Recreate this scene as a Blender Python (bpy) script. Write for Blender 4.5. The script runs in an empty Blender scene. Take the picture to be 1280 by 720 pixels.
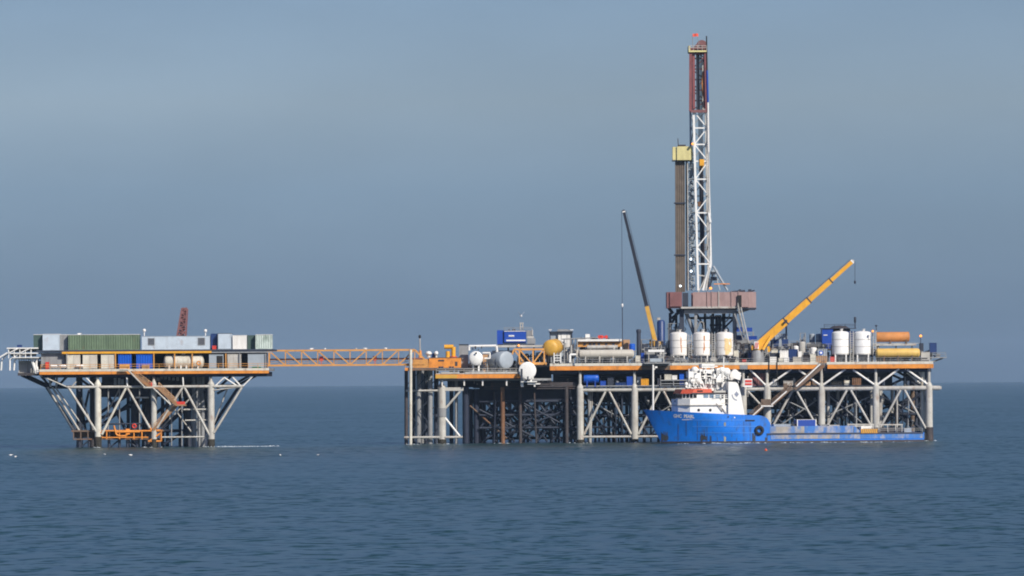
import bpy, math, random
import numpy as np
from mathutils import Vector, Matrix
random.seed(11)
SC = bpy.context.scene
COL = SC.collection

# ---------------------------------------------------------------- camera (a long lens on a ship's deck, 16 m above the sea)
TH, EYEH, EYE, DIST = 0.0060, 16.11, 473.75, 1500.0
cam_d = bpy.data.cameras.new('camera'); cam = bpy.data.objects.new('camera', cam_d); COL.objects.link(cam)
cam.location = (0, -DIST, EYEH)
cam.rotation_euler = (Matrix.Rotation(math.radians(90), 4, 'X') @ Matrix.Rotation(-TH, 4, 'Z')).to_euler()
cam_d.sensor_width = 36; cam_d.lens = 36*DIST/256.0
cam_d.shift_y = (EYE-360)/1280.0
cam_d.clip_start = 1; cam_d.clip_end = 120000
SC.camera = cam

# ---------------------------------------------------------------- sky, sun, exposure
SUN_AZ, SUN_EL = math.radians(36), math.radians(34)       # behind the camera, to its right
sd = Vector((math.sin(SUN_AZ)*math.cos(SUN_EL), -math.cos(SUN_AZ)*math.cos(SUN_EL), math.sin(SUN_EL)))
w = bpy.data.worlds.new('World'); SC.world = w; w.use_nodes = True
nt = w.node_tree; bg = nt.nodes['Background']
sky = nt.nodes.new('ShaderNodeTexSky'); sky.sky_type = 'NISHITA'; sky.sun_disc = False
sky.sun_elevation = SUN_EL; sky.sun_rotation = math.atan2(sd.x, sd.y)
sky.air_density = 1.0; sky.dust_density = 1.2; sky.ozone_density = 3.0
def wn(t): return nt.nodes.new(t)
tc = wn('ShaderNodeTexCoord')
mp = wn('ShaderNodeMapping'); mp.inputs['Scale'].default_value = (11, 11, 34)
nz = wn('ShaderNodeTexNoise'); nz.inputs['Scale'].default_value = 1.0; nz.inputs['Detail'].default_value = 5
sx = wn('ShaderNodeSeparateXYZ'); nt.links.new(tc.outputs['Generated'], sx.inputs[0])
mr = wn('ShaderNodeMapRange'); mr.inputs[1].default_value = 0; mr.inputs[2].default_value = .07
nt.links.new(sx.outputs[2], mr.inputs[0])
rp = wn('ShaderNodeValToRGB'); cr = rp.color_ramp        # low bank of blue haze over the horizon, paler above
cr.elements[0].position = 0; cr.elements[0].color = (.335, .485, .850, 1)
cr.elements[1].position = 1; cr.elements[1].color = (.392, .446, .605, 1)
e = cr.elements.new(.45); e.color = (.378, .482, .745, 1)
e = cr.elements.new(.66); e.color = (.458, .508, .680, 1)
mul = wn('ShaderNodeMix'); mul.data_type = 'RGBA'; mul.blend_type = 'MULTIPLY'; mul.inputs[0].default_value = 1
nt.links.new(tc.outputs['Generated'], mp.inputs[0]); nt.links.new(mp.outputs[0], nz.inputs['Vector'])
n2 = wn('ShaderNodeMapRange'); n2.inputs[1].default_value = .3; n2.inputs[2].default_value = .7
n2.inputs[3].default_value = .92; n2.inputs[4].default_value = 1.06
nt.links.new(nz.outputs['Fac'], n2.inputs[0]); nt.links.new(mr.outputs[0], rp.inputs[0])
m2 = wn('ShaderNodeVectorMath'); m2.operation = 'SCALE'
nt.links.new(rp.outputs[0], m2.inputs[0]); nt.links.new(n2.outputs[0], m2.inputs['Scale'])
nt.links.new(sky.outputs[0], mul.inputs[6]); nt.links.new(m2.outputs[0], mul.inputs[7])
nt.links.new(mul.outputs[2], bg.inputs[0])
bg.inputs[1].default_value = 0.14
sl = bpy.data.lights.new('sun', 'SUN'); sl.energy = 4.9; sl.angle = math.radians(.6); sl.color = (1, .92, .80)
so = bpy.data.objects.new('sun', sl); COL.objects.link(so); so.rotation_euler = sd.to_track_quat('Z', 'Y').to_euler()
so.location = (600, -900, 900)
SC.view_settings.view_transform = 'Standard'; SC.view_settings.look = 'None'
SC.view_settings.exposure = 0.0; SC.view_settings.gamma = 1; SC.view_settings.use_curve_mapping = False
SC.render.engine = 'CYCLES'; SC.cycles.max_bounces = 6; SC.cycles.volume_bounces = 0
SC.cycles.use_denoising = True; SC.cycles.filter_width = 1.9

# ---------------------------------------------------------------- helpers
def uv(px, py): return px-640-TH*(py-360), py+TH*(px-640)
def k(Y): return .2*(DIST+Y)/DIST
def P(px, py, Y=0.0):
    u, v = uv(px, py); return Vector((u*k(Y), Y, EYEH+(EYE-v)*k(Y)))
def XX(px, py, Y=0.0): return P(px, py, Y).x
def ZZ(px, py, Y=0.0): return P(px, py, Y).z

class MB:
    """collects shapes in world (or thing-local) coordinates and links them as ONE mesh object"""
    def __init__(s): s.v = []; s.f = []; s.sm = []
    def add(s, vs, fs, smooth=False):
        o = len(s.v); s.v += [tuple(a) for a in vs]
        s.f += [tuple(i+o for i in f) for f in fs]; s.sm += [smooth]*len(fs); return s
    def box(s, x0, x1, y0, y1, z0, z1):
        return s.add([(x0,y0,z0),(x1,y0,z0),(x1,y1,z0),(x0,y1,z0),(x0,y0,z1),(x1,y0,z1),(x1,y1,z1),(x0,y1,z1)],
                     [(0,3,2,1),(4,5,6,7),(0,1,5,4),(1,2,6,5),(2,3,7,6),(3,0,4,7)])
    def pbox(s, a, b, t, d, Y0, Y1):
        pc = (a+b)/2; qc = (t+d)/2
        return s.box(XX(a,qc,Y0), XX(b,qc,Y0), Y0, Y1, ZZ(pc,d,Y0), ZZ(pc,t,Y0))
    def frame(s, d):
        d = d.normalized(); u = Vector((0,0,1)) if abs(d.z) < .95 else Vector((0,1,0))
        a = d.cross(u).normalized(); return d, a, a.cross(d).normalized()
    def bar(s, p, q, wd, ht=None):
        p = Vector(p); q = Vector(q); ht = ht or wd
        d, a, b = s.frame(q-p); c = [a*x*wd/2+b*y*ht/2 for x, y in ((-1,-1),(1,-1),(1,1),(-1,1))]
        return s.add([p+o for o in c]+[q+o for o in c], [(3,2,1,0),(4,5,6,7),(0,1,5,4),(1,2,6,5),(2,3,7,6),(3,0,4,7)])
    def tube(s, p, q, r, r2=None, n=10):
        p = Vector(p); q = Vector(q)
        if r2 is None: r2 = r
        d, a, b = s.frame(q-p); vs = []
        for c, rr in ((p, r), (q, r2)):
            vs += [c+a*math.cos(6.28319*i/n)*rr+b*math.sin(6.28319*i/n)*rr for i in range(n)]
        s.add(vs, [(n+i,n+(i+1)%n,(i+1)%n,i) for i in range(n)], True)
        return s.add(vs, [tuple(range(n)), tuple(range(2*n-1,n-1,-1))])
    def path(s, pts, r, n=8):
        for p, q in zip(pts[:-1], pts[1:]): s.tube(p, q, r, n=n)
        return s
    def lathe(s, prof, o, ax=(0,0,1), n=24):
        o = Vector(o); d, a, b = s.frame(Vector(ax)); vs = []
        for r, h in prof: vs += [o+d*h+(a*math.cos(6.28319*i/n)+b*math.sin(6.28319*i/n))*max(r, 1e-3) for i in range(n)]
        m = len(prof)
        s.add(vs, [((j+1)*n+i, (j+1)*n+(i+1)%n, j*n+(i+1)%n, j*n+i) for j in range(m-1) for i in range(n)], True)
        return s.add(vs, [tuple(range(n)), tuple(range(m*n-1,(m-1)*n-1,-1))])
    def prism(s, poly, y0, y1):
        n = len(poly); vs = [(x,y0,z) for x,z in poly]+[(x,y1,z) for x,z in poly]
        return s.add(vs, [tuple(range(n)), tuple(range(2*n-1,n-1,-1))]+[(i,n+i,n+(i+1)%n,(i+1)%n) for i in range(n)])
    def rail(s, pts, h=1.1, step=2.4, r=.055):
        for p, q in zip(pts[:-1], pts[1:]):
            p = Vector(p); q = Vector(q); L = (q-p).length; n = max(1, round(L/step))
            for z in (h, h*.55): s.bar(p+Vector((0,0,z)), q+Vector((0,0,z)), r*2)
            for i in range(n+1):
                c = p.lerp(q, i/n); s.bar(c, c+Vector((0,0,h)), r*2)
        return s
    def ladder(s, p, q, wd=.6, side=(1,0,0), r=.07):
        p = Vector(p); q = Vector(q); sv = Vector(side)*wd/2; n = max(2, int((q-p).length/.55))
        s.bar(p-sv, q-sv, r*2); s.bar(p+sv, q+sv, r*2)
        for i in range(1, n):
            c = p.lerp(q, i/n); s.bar(c-sv, c+sv, r*1.4)
        return s
    def dish(s, p, q, r, n=28, bulge=.45):
        """cylinder from p to q with dished ends (the ends bulge past p and q)"""
        p = Vector(p); q = Vector(q); L = (q-p).length; b = r*bulge; prof = []
        for i in range(7):
            t = math.pi/2*i/6; prof.append((r*math.sin(t), -b*math.cos(t)))
        prof += [(r, h*L) for h in (.25,.5,.75)]
        for i in range(7):
            t = math.pi/2*i/6; prof.append((r*math.cos(t), L+b*math.sin(t)))
        return s.lathe(prof, p, q-p, n)
    def build(s, name, mat, parent=None, off=None, label=None):
        if off is None:
            off = OFF.get(parent.name, Vector()) if parent is not None else Vector()
        me = bpy.data.meshes.new(name)
        me.from_pydata([(a[0]-off.x, a[1]-off.y, a[2]-off.z) for a in s.v], [], s.f)
        me.polygons.foreach_set('use_smooth', s.sm); me.materials.append(mat); me.update()
        o = bpy.data.objects.new(name, me); COL.objects.link(o)
        if parent is not None:
            o.parent = parent; OFF[o.name] = off
        if label: o['label'] = label
        return o
    def base(s):
        a = np.array(s.v); lo = a.min(0); hi = a.max(0)
        return Vector(((lo[0]+hi[0])/2, (lo[1]+hi[1])/2, lo[2]))
OFF = {}
def tag(o, label, cat, group=None, kind=None):
    o['label'] = label; o['category'] = cat
    if group: o['group'] = group
    if kind: o['kind'] = kind
    return o
def thing(name, label, cat, loc, group=None, rz=0.0, local=False):
    o = bpy.data.objects.new(name, None); COL.objects.link(o); o.location = loc; o.rotation_euler = (0,0,rz)
    o.empty_display_size = 1
    OFF[o.name] = Vector() if local else Vector(loc); return tag(o, label, cat, group)
def single(mb, name, mat, label, cat, group=None):
    b = mb.base(); o = mb.build(name, mat, None, off=b); o.location = b; return tag(o, label, cat, group)
def dup(root, loc, label=None, rz=None):
    r = root.copy(); COL.objects.link(r); r.location = loc
    if rz is not None: r.rotation_euler = (0,0,rz)
    if label: r['label'] = label
    for ch in root.children:
        c = ch.copy(); COL.objects.link(c); c.parent = r
        for g in ch.children:
            e = g.copy(); COL.objects.link(e); e.parent = c
    return r

# ---------------------------------------------------------------- materials
MATS = {}
def mat(name, col, rough=.55, metal=0.0, var=.16, scale=.5, rust=0.0, rcol=(.22,.085,.03), streak=.0, scol=(.10,.075,.055), bump=0.0):
    if name in MATS: return MATS[name]
    m = bpy.data.materials.new(name); m.use_nodes = True; t = m.node_tree; L = t.links; N = t.nodes
    b = N['Principled BSDF']; b.inputs['Roughness'].default_value = rough; b.inputs['Metallic'].default_value = metal
    co = N.new('ShaderNodeTexCoord'); oi = N.new('ShaderNodeObjectInfo')
    ad = N.new('ShaderNodeVectorMath'); ad.operation = 'ADD'
    sc = N.new('ShaderNodeVectorMath'); sc.operation = 'SCALE'; sc.inputs['Scale'].default_value = 37.0
    cb = N.new('ShaderNodeCombineXYZ'); L.new(oi.outputs['Random'], cb.inputs[0]); L.new(oi.outputs['Random'], cb.inputs[1])
    L.new(cb.outputs[0], sc.inputs[0]); L.new(co.outputs['Object'], ad.inputs[0]); L.new(sc.outputs[0], ad.inputs[1])
    n1 = N.new('ShaderNodeTexNoise'); n1.inputs['Scale'].default_value = scale; n1.inputs['Detail'].default_value = 5
    n1.inputs['Roughness'].default_value = .65
    L.new(ad.outputs[0], n1.inputs['Vector'])
    r1 = N.new('ShaderNodeMapRange'); r1.inputs[1].default_value = .3; r1.inputs[2].default_value = .7
    L.new(n1.outputs['Fac'], r1.inputs[0])
    mx = N.new('ShaderNodeMix'); mx.data_type = 'RGBA'
    mx.inputs[6].default_value = (*[c*(1-var) for c in col], 1); mx.inputs[7].default_value = (*[min(.9, c*(1+var*.7)) for c in col], 1)
    L.new(r1.outputs[0], mx.inputs[0]); out = mx.outputs[2]
    def layer(out, sv, lo, hi, c, amt):
        mp = N.new('ShaderNodeMapping'); mp.inputs['Scale'].default_value = sv; L.new(ad.outputs[0], mp.inputs[0])
        n = N.new('ShaderNodeTexNoise'); n.inputs['Scale'].default_value = 1; n.inputs['Detail'].default_value = 6
        n.inputs['Roughness'].default_value = .6
        L.new(mp.outputs[0], n.inputs['Vector'])
        r = N.new('ShaderNodeMapRange'); r.inputs[1].default_value = lo; r.inputs[2].default_value = hi; r.inputs[4].default_value = amt
        L.new(n.outputs['Fac'], r.inputs[0])
        x = N.new('ShaderNodeMix'); x.data_type = 'RGBA'; x.inputs[7].default_value = (*c, 1)
        L.new(r.outputs[0], x.inputs[0]); L.new(out, x.inputs[6]); return x.outputs[2]
    if streak: out = layer(out, (1.1,1.1,.10), .48, .72, scol, streak)
    if rust: out = layer(out, (.55,.55,.30), .62-.22*rust, .78-.2*rust, rcol, min(1, .55+.4*rust))
    L.new(out, b.inputs['Base Color'])
    MATS[name] = m; return m
def glow(name, col, st):
    m = bpy.data.materials.new(name); m.use_nodes = True; b = m.node_tree.nodes['Principled BSDF']
    b.inputs['Base Color'].default_value = (*col, 1); b.inputs['Emission Color'].default_value = (*col, 1)
    b.inputs['Emission Strength'].default_value = st; return m

M = {}
M['white'] = mat('white_paint', (.78,.77,.74), .45, var=.10, streak=.25, scol=(.42,.36,.28))
M['clean_white'] = mat('clean_white_paint', (.80,.80,.78), .45, var=.09, streak=.12, scol=(.5,.46,.4))
M['rusty_white'] = mat('rust_streaked_white', (.78,.76,.72), .5, var=.08, streak=.2, scol=(.5,.4,.28))
M['cream'] = mat('cream_paint', (.62,.60,.52), .55, var=.18, streak=.55, scol=(.36,.31,.24), rust=.2)
M['beige'] = mat('beige_tank', (.52,.49,.43), .5, var=.12, streak=.3, scol=(.36,.3,.24))
M['palesteel'] = mat('pale_grey_steel', (.46,.45,.42), .55, var=.2, streak=.45, scol=(.22,.17,.13), rust=.2)
M['legpale'] = mat('pale_leg_paint', (.50,.49,.45), .55, var=.2, streak=.5, scol=(.22,.17,.12), rust=.22)
M['grey'] = mat('grey_steel', (.26,.27,.28), .55, var=.22, streak=.4, scol=(.12,.10,.09))
M['bluegrey'] = mat('blue_grey_paint', (.33,.38,.43), .5, var=.12, streak=.25, scol=(.25,.27,.3))
M['ltblue'] = mat('pale_blue_panel', (.50,.58,.66), .5, var=.14, rust=.06, streak=.45, scol=(.36,.40,.44))
M['dark'] = mat('dark_steel', (.025,.034,.058), .6, var=.3)  # shadow navy mixed into the steel colour; also coats plainly dark fittings
M['darker'] = mat('shade_navy_steel', (.012,.019,.042), .7, var=.35)  # the shade of inner frames and undersides is put into this navy
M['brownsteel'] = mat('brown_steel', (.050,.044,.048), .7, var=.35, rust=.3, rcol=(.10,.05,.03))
M['rustpile'] = mat('rusted_pile', (.20,.10,.05), .8, var=.35, rust=.5, rcol=(.12,.05,.025), streak=.5)
M['brown'] = mat('rusty_stair', (.15,.105,.075), .75, var=.3, rust=.55, rcol=(.24,.10,.035))
M['orange'] = mat('orange_paint', (.74,.27,.035), .55, var=.22, rust=.32, streak=.3, scol=(.38,.12,.03))
M['bridgeorange'] = mat('bridge_orange', (.62,.30,.075), .6, var=.2, streak=.45, scol=(.36,.18,.09), rust=.15)
M['yellow'] = mat('crane_yellow', (.76,.37,.02), .5, var=.16, streak=.4, scol=(.5,.2,.02))
M['ochre'] = mat('ochre_tank', (.60,.34,.05), .5, var=.14, streak=.3, scol=(.38,.2,.05))
M['paleyellow'] = mat('pale_yellow_tank', (.70,.46,.12), .5, var=.12, streak=.3, scol=(.5,.28,.08))
M['pastyellow'] = mat('weathered_yellow', (.64,.58,.27), .55, var=.14, streak=.3, scol=(.3,.24,.1))
M['rusttank'] = mat('rust_orange_tank', (.58,.24,.07), .65, var=.25, rust=.35, rcol=(.36,.11,.03))
M['blue'] = mat('royal_blue', (.010,.060,.36), .4, var=.12)
M['navy'] = mat('navy_blue', (.012,.04,.15), .45, var=.15)
M['brightblue'] = mat('bright_blue', (.006,.10,.55), .4, var=.12)
M['green'] = mat('green_container', (.14,.205,.13), .6, var=.2, rust=.06, streak=.6, scol=(.06,.10,.06))
M['dkgreen'] = mat('dark_green', (.045,.085,.075), .55, var=.15)
M['mottled'] = mat('patchy_green_white', (.52,.60,.56), .6, var=.1, rust=.55, rcol=(.13,.20,.16))
M['maroon'] = mat('maroon_paint', (.19,.080,.080), .6, var=.2)
M['redmast'] = mat('red_mast_paint', (.21,.062,.066), .65, var=.25)
M['pink'] = mat('faded_red_panel', (.36,.25,.24), .65, var=.14, streak=.5, scol=(.26,.16,.15))
M['red'] = mat('signal_red', (.62,.05,.03), .45, var=.1)
M['ltred'] = mat('red_orange_visor', (.70,.11,.05), .45, var=.08, streak=.2, scol=(.55,.2,.12))
M['pipestand'] = mat('drill_pipe', (.19,.155,.125), .6, metal=.0, var=.25, streak=.5, scol=(.09,.07,.06))
M['glass'] = mat('window_glass', (.006,.008,.012), .15, var=.2)
M['paleglass'] = mat('painted_reflection_glass', (.16,.24,.34), .15, var=.15)  # pale reflected sky is put into the base colour
M['growth'] = mat('marine_growth', (.035,.032,.024), .9, var=.5, scale=1.5, rust=.4, rcol=(.10,.065,.04))
M['seam'] = mat('tank_seam', (.42,.40,.36), .6, var=.25)
M['boomnavy'] = mat('dark_boom_paint', (.004,.008,.022), .6, var=.2)
M['black'] = mat('black_rubber', (.012,.012,.013), .8, var=.2)
M['tan'] = mat('tan_panel', (.46,.27,.14), .6, var=.15, streak=.3)
M['green2'] = mat('green_tarpaulin', (.03,.22,.08), .7, var=.1)
M['gull'] = mat('gull_white', (.8,.8,.78), .7, var=.05)
M['lamp_amber'] = glow('amber_lamp', (1,.34,.07), 1.7)
M['lamp_white'] = glow('white_lamp', (.8,.92,1), 2.5)

# ---------------------------------------------------------------- the sea: one sheet from under the camera to the horizon
rng = np.random.default_rng(3)
WAVES = []
for i in range(46):
    lam = 1.4*(9/1.4)**(i/45); th = math.radians(200)+rng.normal(0, .55)
    WAVES.append((2*math.pi/lam, math.cos(th), math.sin(th), rng.uniform(0, 6.28), lam, .0040*lam**.55))
def wave_z(x, y, cell):
    z = np.zeros_like(x)
    for kk, cx, cy, ph, lam, amp in WAVES:
        a = amp*np.clip((lam/np.maximum(cell, .01)-2)/3, 0, 1)
        z += a*np.sin(kk*(x*cx+y*cy)+ph)
    return z
def sea_mesh():
    rs = [6.0, 60.0, 150.0, 260.0, 340.0]; r = 380.0
    while r < 1900: rs.append(r); r += .85*(r/400)**1.25
    while r < 16000: rs.append(r); r *= 1.12
    rs.append(16000.0); rs = np.array(rs)
    fine = np.arange(-6.6, 6.6001, .024)
    coarse = np.concatenate([np.array([-180,-150,-120,-90,-60,-40,-25,-15,-10,-8]), fine, np.array([8,10,15,25,40,60,90,120,150])])
    ang = np.radians(coarse); n, m = len(rs), len(ang)
    Rg, Ag = np.meshgrid(rs, ang, indexing='ij')
    x = Rg*np.sin(Ag); y = Rg*np.cos(Ag)-DIST
    cell = np.gradient(rs)[:, None]*np.ones((1, m)); z = wave_z(x, y, np.maximum(cell*.8, Rg*.00042))
    z[:, :10] = 0; z[:, -9:] = 0; z[rs < 380] = 0; z[rs > 1900] = 0
    co = np.stack([x, y, z], -1).reshape(-1, 3)
    idx = np.arange(n*m).reshape(n, m)
    a = idx[:-1, :]; b = idx[1:, :]; aj = np.roll(idx, -1, 1)[:-1, :]; bj = np.roll(idx, -1, 1)[1:, :]
    q = np.stack([a, aj, bj, b], -1).reshape(-1, 4)
    me = bpy.data.meshes.new('sea')
    me.vertices.add(len(co)+1); me.vertices.foreach_set('co', np.vstack([co, [[0, -DIST, 0]]]).astype('f').ravel())
    tri = np.stack([idx[0], np.full(m, n*m), np.roll(idx[0], -1)], -1)
    me.loops.add(q.size+tri.size); me.loops.foreach_set('vertex_index', np.concatenate([q.ravel(), tri.ravel()]).astype('i'))
    me.polygons.add(len(q)+len(tri))
    ls = np.concatenate([np.arange(len(q))*4, len(q)*4+np.arange(len(tri))*3])
    me.polygons.foreach_set('loop_start', ls.astype('i'))
    me.update(calc_edges=True); me.validate()
    me.polygons.foreach_set('use_smooth', [True]*len(me.polygons)); return me
sm = bpy.data.materials.new('sea_water'); sm.use_nodes = True; t = sm.node_tree; b = t.nodes['Principled BSDF']
b.inputs['Base Color'].default_value = (.017, .052, .060, 1); b.inputs['Roughness'].default_value = .28; b.inputs['IOR'].default_value = 1.333; b.inputs['Specular IOR Level'].default_value = .40
ge = t.nodes.new('ShaderNodeNewGeometry')
def slope(scale, amt):
    n = t.nodes.new('ShaderNodeTexNoise'); n.inputs['Scale'].default_value = scale; n.inputs['Detail'].default_value = 3
    t.links.new(ge.outputs['Position'], n.inputs['Vector'])
    s = t.nodes.new('ShaderNodeVectorMath'); s.operation = 'MULTIPLY_ADD'
    s.inputs[1].default_value = (amt, amt, 0); s.inputs[2].default_value = (-amt/2, -amt/2, 0)
    t.links.new(n.outputs['Color'], s.inputs[0]); return s
s1 = slope(.45, 1.85); s2 = slope(.05, .35)
def vadd(a, bb):
    n = t.nodes.new('ShaderNodeVectorMath'); n.operation = 'ADD'; t.links.new(a, n.inputs[0]); t.links.new(bb, n.inputs[1]); return n.outputs[0]
nn = t.nodes.new('ShaderNodeVectorMath'); nn.operation = 'NORMALIZE'
pm = t.nodes.new('ShaderNodeMapping'); pm.inputs['Scale'].default_value = (.011, .005, 1)   # wind patches
pn = t.nodes.new('ShaderNodeTexNoise'); pn.inputs['Scale'].default_value = 1; pn.inputs['Detail'].default_value = 4
t.links.new(ge.outputs['Position'], pm.inputs[0]); t.links.new(pm.outputs[0], pn.inputs['Vector'])
pr_ = t.nodes.new('ShaderNodeMapRange'); pr_.inputs[1].default_value = .35; pr_.inputs[2].default_value = .65
pr_.inputs[3].default_value = .55; pr_.inputs[4].default_value = 1.4; t.links.new(pn.outputs['Fac'], pr_.inputs[0])
psc = t.nodes.new('ShaderNodeVectorMath'); psc.operation = 'SCALE'
t.links.new(vadd(s1.outputs[0], s2.outputs[0]), psc.inputs[0]); t.links.new(pr_.outputs[0], psc.inputs['Scale'])
t.links.new(vadd(psc.outputs[0], ge.outputs['Normal']), nn.inputs[0])
t.links.new(nn.outputs[0], b.inputs['Normal'])
sea = bpy.data.objects.new('sea', sea_mesh()); COL.objects.link(sea); sea.data.materials.append(sm); sea['kind'] = 'structure'
sea['label'] = 'blue grey open sea with small choppy waves'

# ---------------------------------------------------------------- the air
hm = bpy.data.materials.new('haze_air'); hm.use_nodes = True; t = hm.node_tree; t.nodes.clear()
ou = t.nodes.new('ShaderNodeOutputMaterial'); pv = t.nodes.new('ShaderNodeVolumePrincipled')
pv.inputs['Color'].default_value = (.55, .76, 1, 1); pv.inputs['Density'].default_value = 2.6e-5; pv.inputs['Anisotropy'].default_value = 0.0
t.links.new(pv.outputs[0], ou.inputs['Volume'])
hz = MB().box(-17000, 17000, -DIST-16900, 16900, -2.5, 125).build('haze', hm); hz['kind'] = 'stuff'; hz['label'] = 'thin bluish sea haze'

# ================================================================ the satellite platform on the left
YL = -40.0
def brace(parent, m, p, q, r, name='brace', n=8):
    return MB().tube(p, q, r, n=n).build(name, m, parent)
ZLD = ZZ(195, 461, YL)                      # its main deck
ZLU = ZZ(195, 437, YL)                      # its upper deck
x0L, x1L = XX(50, 465, YL), XX(337, 465, YL)
sat = thing('satellite_platform', 'smaller platform at the left end of the footbridge, flared steel frame under orange edged deck', 'oil platform', ((x0L+x1L)/2, YL+18, 0))
MB().box(x0L+.1, x1L-.1, YL+.2, YL+36, ZLD-.7, ZLD-.02).build('deck', M['grey'], sat)
MB().box(x0L, x1L, YL-.25, YL+.15, ZLD-.55, ZLD+.02).build('deck_kerb', M['cream'], sat)
MB().box(x0L, x1L-.05, YL-.2, YL+.14, ZLD-1.25, ZLD-.56).build('fascia', M['orange'], sat)
g = MB()
for i in range(15):
    x = x0L+2+(x1L-x0L-4)*i/14; g.box(x-.15, x+.15, YL+.4, YL+35, ZLD-1.6, ZLD-.72)
for y in (YL+1, YL+12, YL+24, YL+34): g.box(x0L+.6, x1L-.6, y-.2, y+.2, ZLD-2.0, ZLD-.9)
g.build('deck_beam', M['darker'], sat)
# cantilevered flare deck at the far left end
xa, xb = XX(22, 467, YL), x0L
MB().box(xa, xb-.02, YL+2, YL+22, ZZ(36, 469.5, YL), ZZ(36, 466, YL)).build('end_deck', M['brownsteel'], sat)
sk = MB()
for i in range(9):
    px = 24+i*3; sk.pbox(px, px+.9, 449, 466, YL+4+(i % 3)*4, YL+4.5+(i % 3)*4)
sk.pbox(23, 49, 447, 449, YL+3, YL+21); sk.pbox(25, 48, 451, 466, YL+4.6, YL+15)
sk.build('end_frame', M['palesteel'], sat)
MB().tube(P(40,448,YL+2), P(46,467,YL+2), .42).tube(P(46,448,YL+2), P(46,458,YL+2), .3).tube(P(46,458,YL+2), P(48,467,YL+2), .4)\
    .tube(P(37,447.5,YL+2), P(49,447.5,YL+2), .25).build('end_strut', M['white'], sat)
# upper deck and its posts
xu0, xu1 = XX(44, 438, YL), XX(341, 438, YL)
MB().box(xu0, xu1, YL+1.25, YL+30, ZLU-.45, ZLU-.02).build('upper_deck', M['dark'], sat)
MB().pbox(78, 265, 439.2, 441.8, YL+.95, YL+1.2).build('upper_fascia', M['yellow'], sat)
MB().pbox(265, 341, 439.6, 441, YL+.95, YL+1.2).build('upper_fascia', M['grey'], sat)
for px in (84, 145, 193, 219, 241, 283, 300, 333):
    MB().pbox(px-.7, px+.7, 441.9, 461, YL+.95, YL+1.25).build('post', M['bridgeorange'] if px in (193,219,241,145,283) else M['grey'], sat)
for y in (YL+14, YL+28):
    for px in (60, 110, 160, 210, 260, 310): MB().pbox(px-.8, px+.8, 441, 461, y, y+.5).build('post', M['dark'], sat)
MB().pbox(52, 82, 441.2, 461, YL+2.6, YL+20).build('machinery_bulkhead', M['grey'], sat)
MB().pbox(82, 335, 441.5, 461, YL+16, YL+16.4).build('shade_bulkhead', M['darker'], sat)
MB().rail([(x0L+.3, YL, ZLD), (x1L-.3, YL, ZLD)], h=1.15, r=.05).build('railing', M['bridgeorange'], sat)
# legs
for i, (px, r, m) in enumerate(((123, .82, 'cream'), (193, .70, 'legpale'), (264.5, .85, 'legpale'))):
    q = MB(); x = XX(px, 510, YL+1.5)
    q.tube((x, YL+1.5, -6), (x, YL+1.5, ZZ(px, 480, YL)), r, n=20)
    q.tube((x, YL+1.5, ZZ(px, 480, YL)), (x, YL+1.5, ZZ(px, 475, YL)), r, .3, n=20)
    q.tube((x, YL+1.5, ZZ(px, 475, YL)), (x, YL+1.5, ZLD-.8), .3)
    lg = q.build('leg', M[m], sat)
    MB().tube((x, YL+1.5, -3), (x, YL+1.5, ZZ(px, 549 if px != 123 else 546, YL)), r+.05, n=20).build('marine_growth', M['growth'], lg)
for row, Y in enumerate((YL+15, YL+29)):
    for px in (100, 117, 168, 186, 236, 256):
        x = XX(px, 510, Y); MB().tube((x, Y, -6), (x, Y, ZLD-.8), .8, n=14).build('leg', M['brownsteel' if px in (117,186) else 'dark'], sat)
for px in (243, 249, 254):                                            # conductors by the right front leg
    MB().tube(P(px, 565, YL+8), P(px, 470, YL+8), .5).build('conductor', M['grey'], sat)
for px in (161, 172, 180, 204, 210, 226, 232, 238):
    MB().tube(P(px, 565, YL+20), P(px, 470, YL+20), .42).build('conductor', M['darker'], sat)
# dark plate girders hung under the deck
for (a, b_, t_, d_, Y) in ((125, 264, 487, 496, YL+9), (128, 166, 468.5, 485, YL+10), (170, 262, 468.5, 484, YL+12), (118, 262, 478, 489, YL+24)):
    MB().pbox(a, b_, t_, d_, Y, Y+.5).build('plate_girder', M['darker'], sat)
q = MB()
for px in (143, 148, 152, 158): q.pbox(px, px+3, 471+random.random()*3, 481, YL+6, YL+8)
for px in range(176, 226, 5): q.pbox(px, px+random.uniform(1.5, 4), 470+random.random()*2, 473.5+random.random()*4, YL+7, YL+9)
q.build('pump_set', M['bluegrey'], sat)
# front frame
W = M['legpale']; A = YL+1
brace(sat, W, P(85,484,A), P(305,482.8,A), .34, 'horizontal_tube')
for p, q_ in (((86,484),(122,541)), ((158,485),(128,543)), ((160,485),(188,535)), ((229,484),(197,535)), ((231,484),(263,545)), ((303,484),(268,541))):
    brace(sat, M['cream'] if p[0] == 158 else W, P(*p, A), P(*q_, A), .30)
for p, q_ in (((85,484),(50,469)), ((118,482),(106,470)), ((90,484),(96,477)), ((160,484),(159,470)), ((230,484),(229,470)),
              ((303,484),(318,469)), ((303,484),(290,470)), ((270,482),(283,470)), ((298,483),(281,472))):
    brace(sat, M['clean_white'] if p[0] not in (85,90) else M['palesteel'], P(*p, A), P(*q_, A), .18)
brace(sat, M['palesteel'], P(265,488,A), P(300,484,A), .14)
for p, q_ in (((230,512),(263,511.5)), ((232,525.5),(263,525)), ((203,546.5),(263,546)), ((170,497),(187,497)), ((127,530),(190,529.5))):
    brace(sat, W if p[1] != 530 else M['dark'], P(*p, A+1), P(*q_, A+1), .2, 'horizontal_tube')
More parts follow.
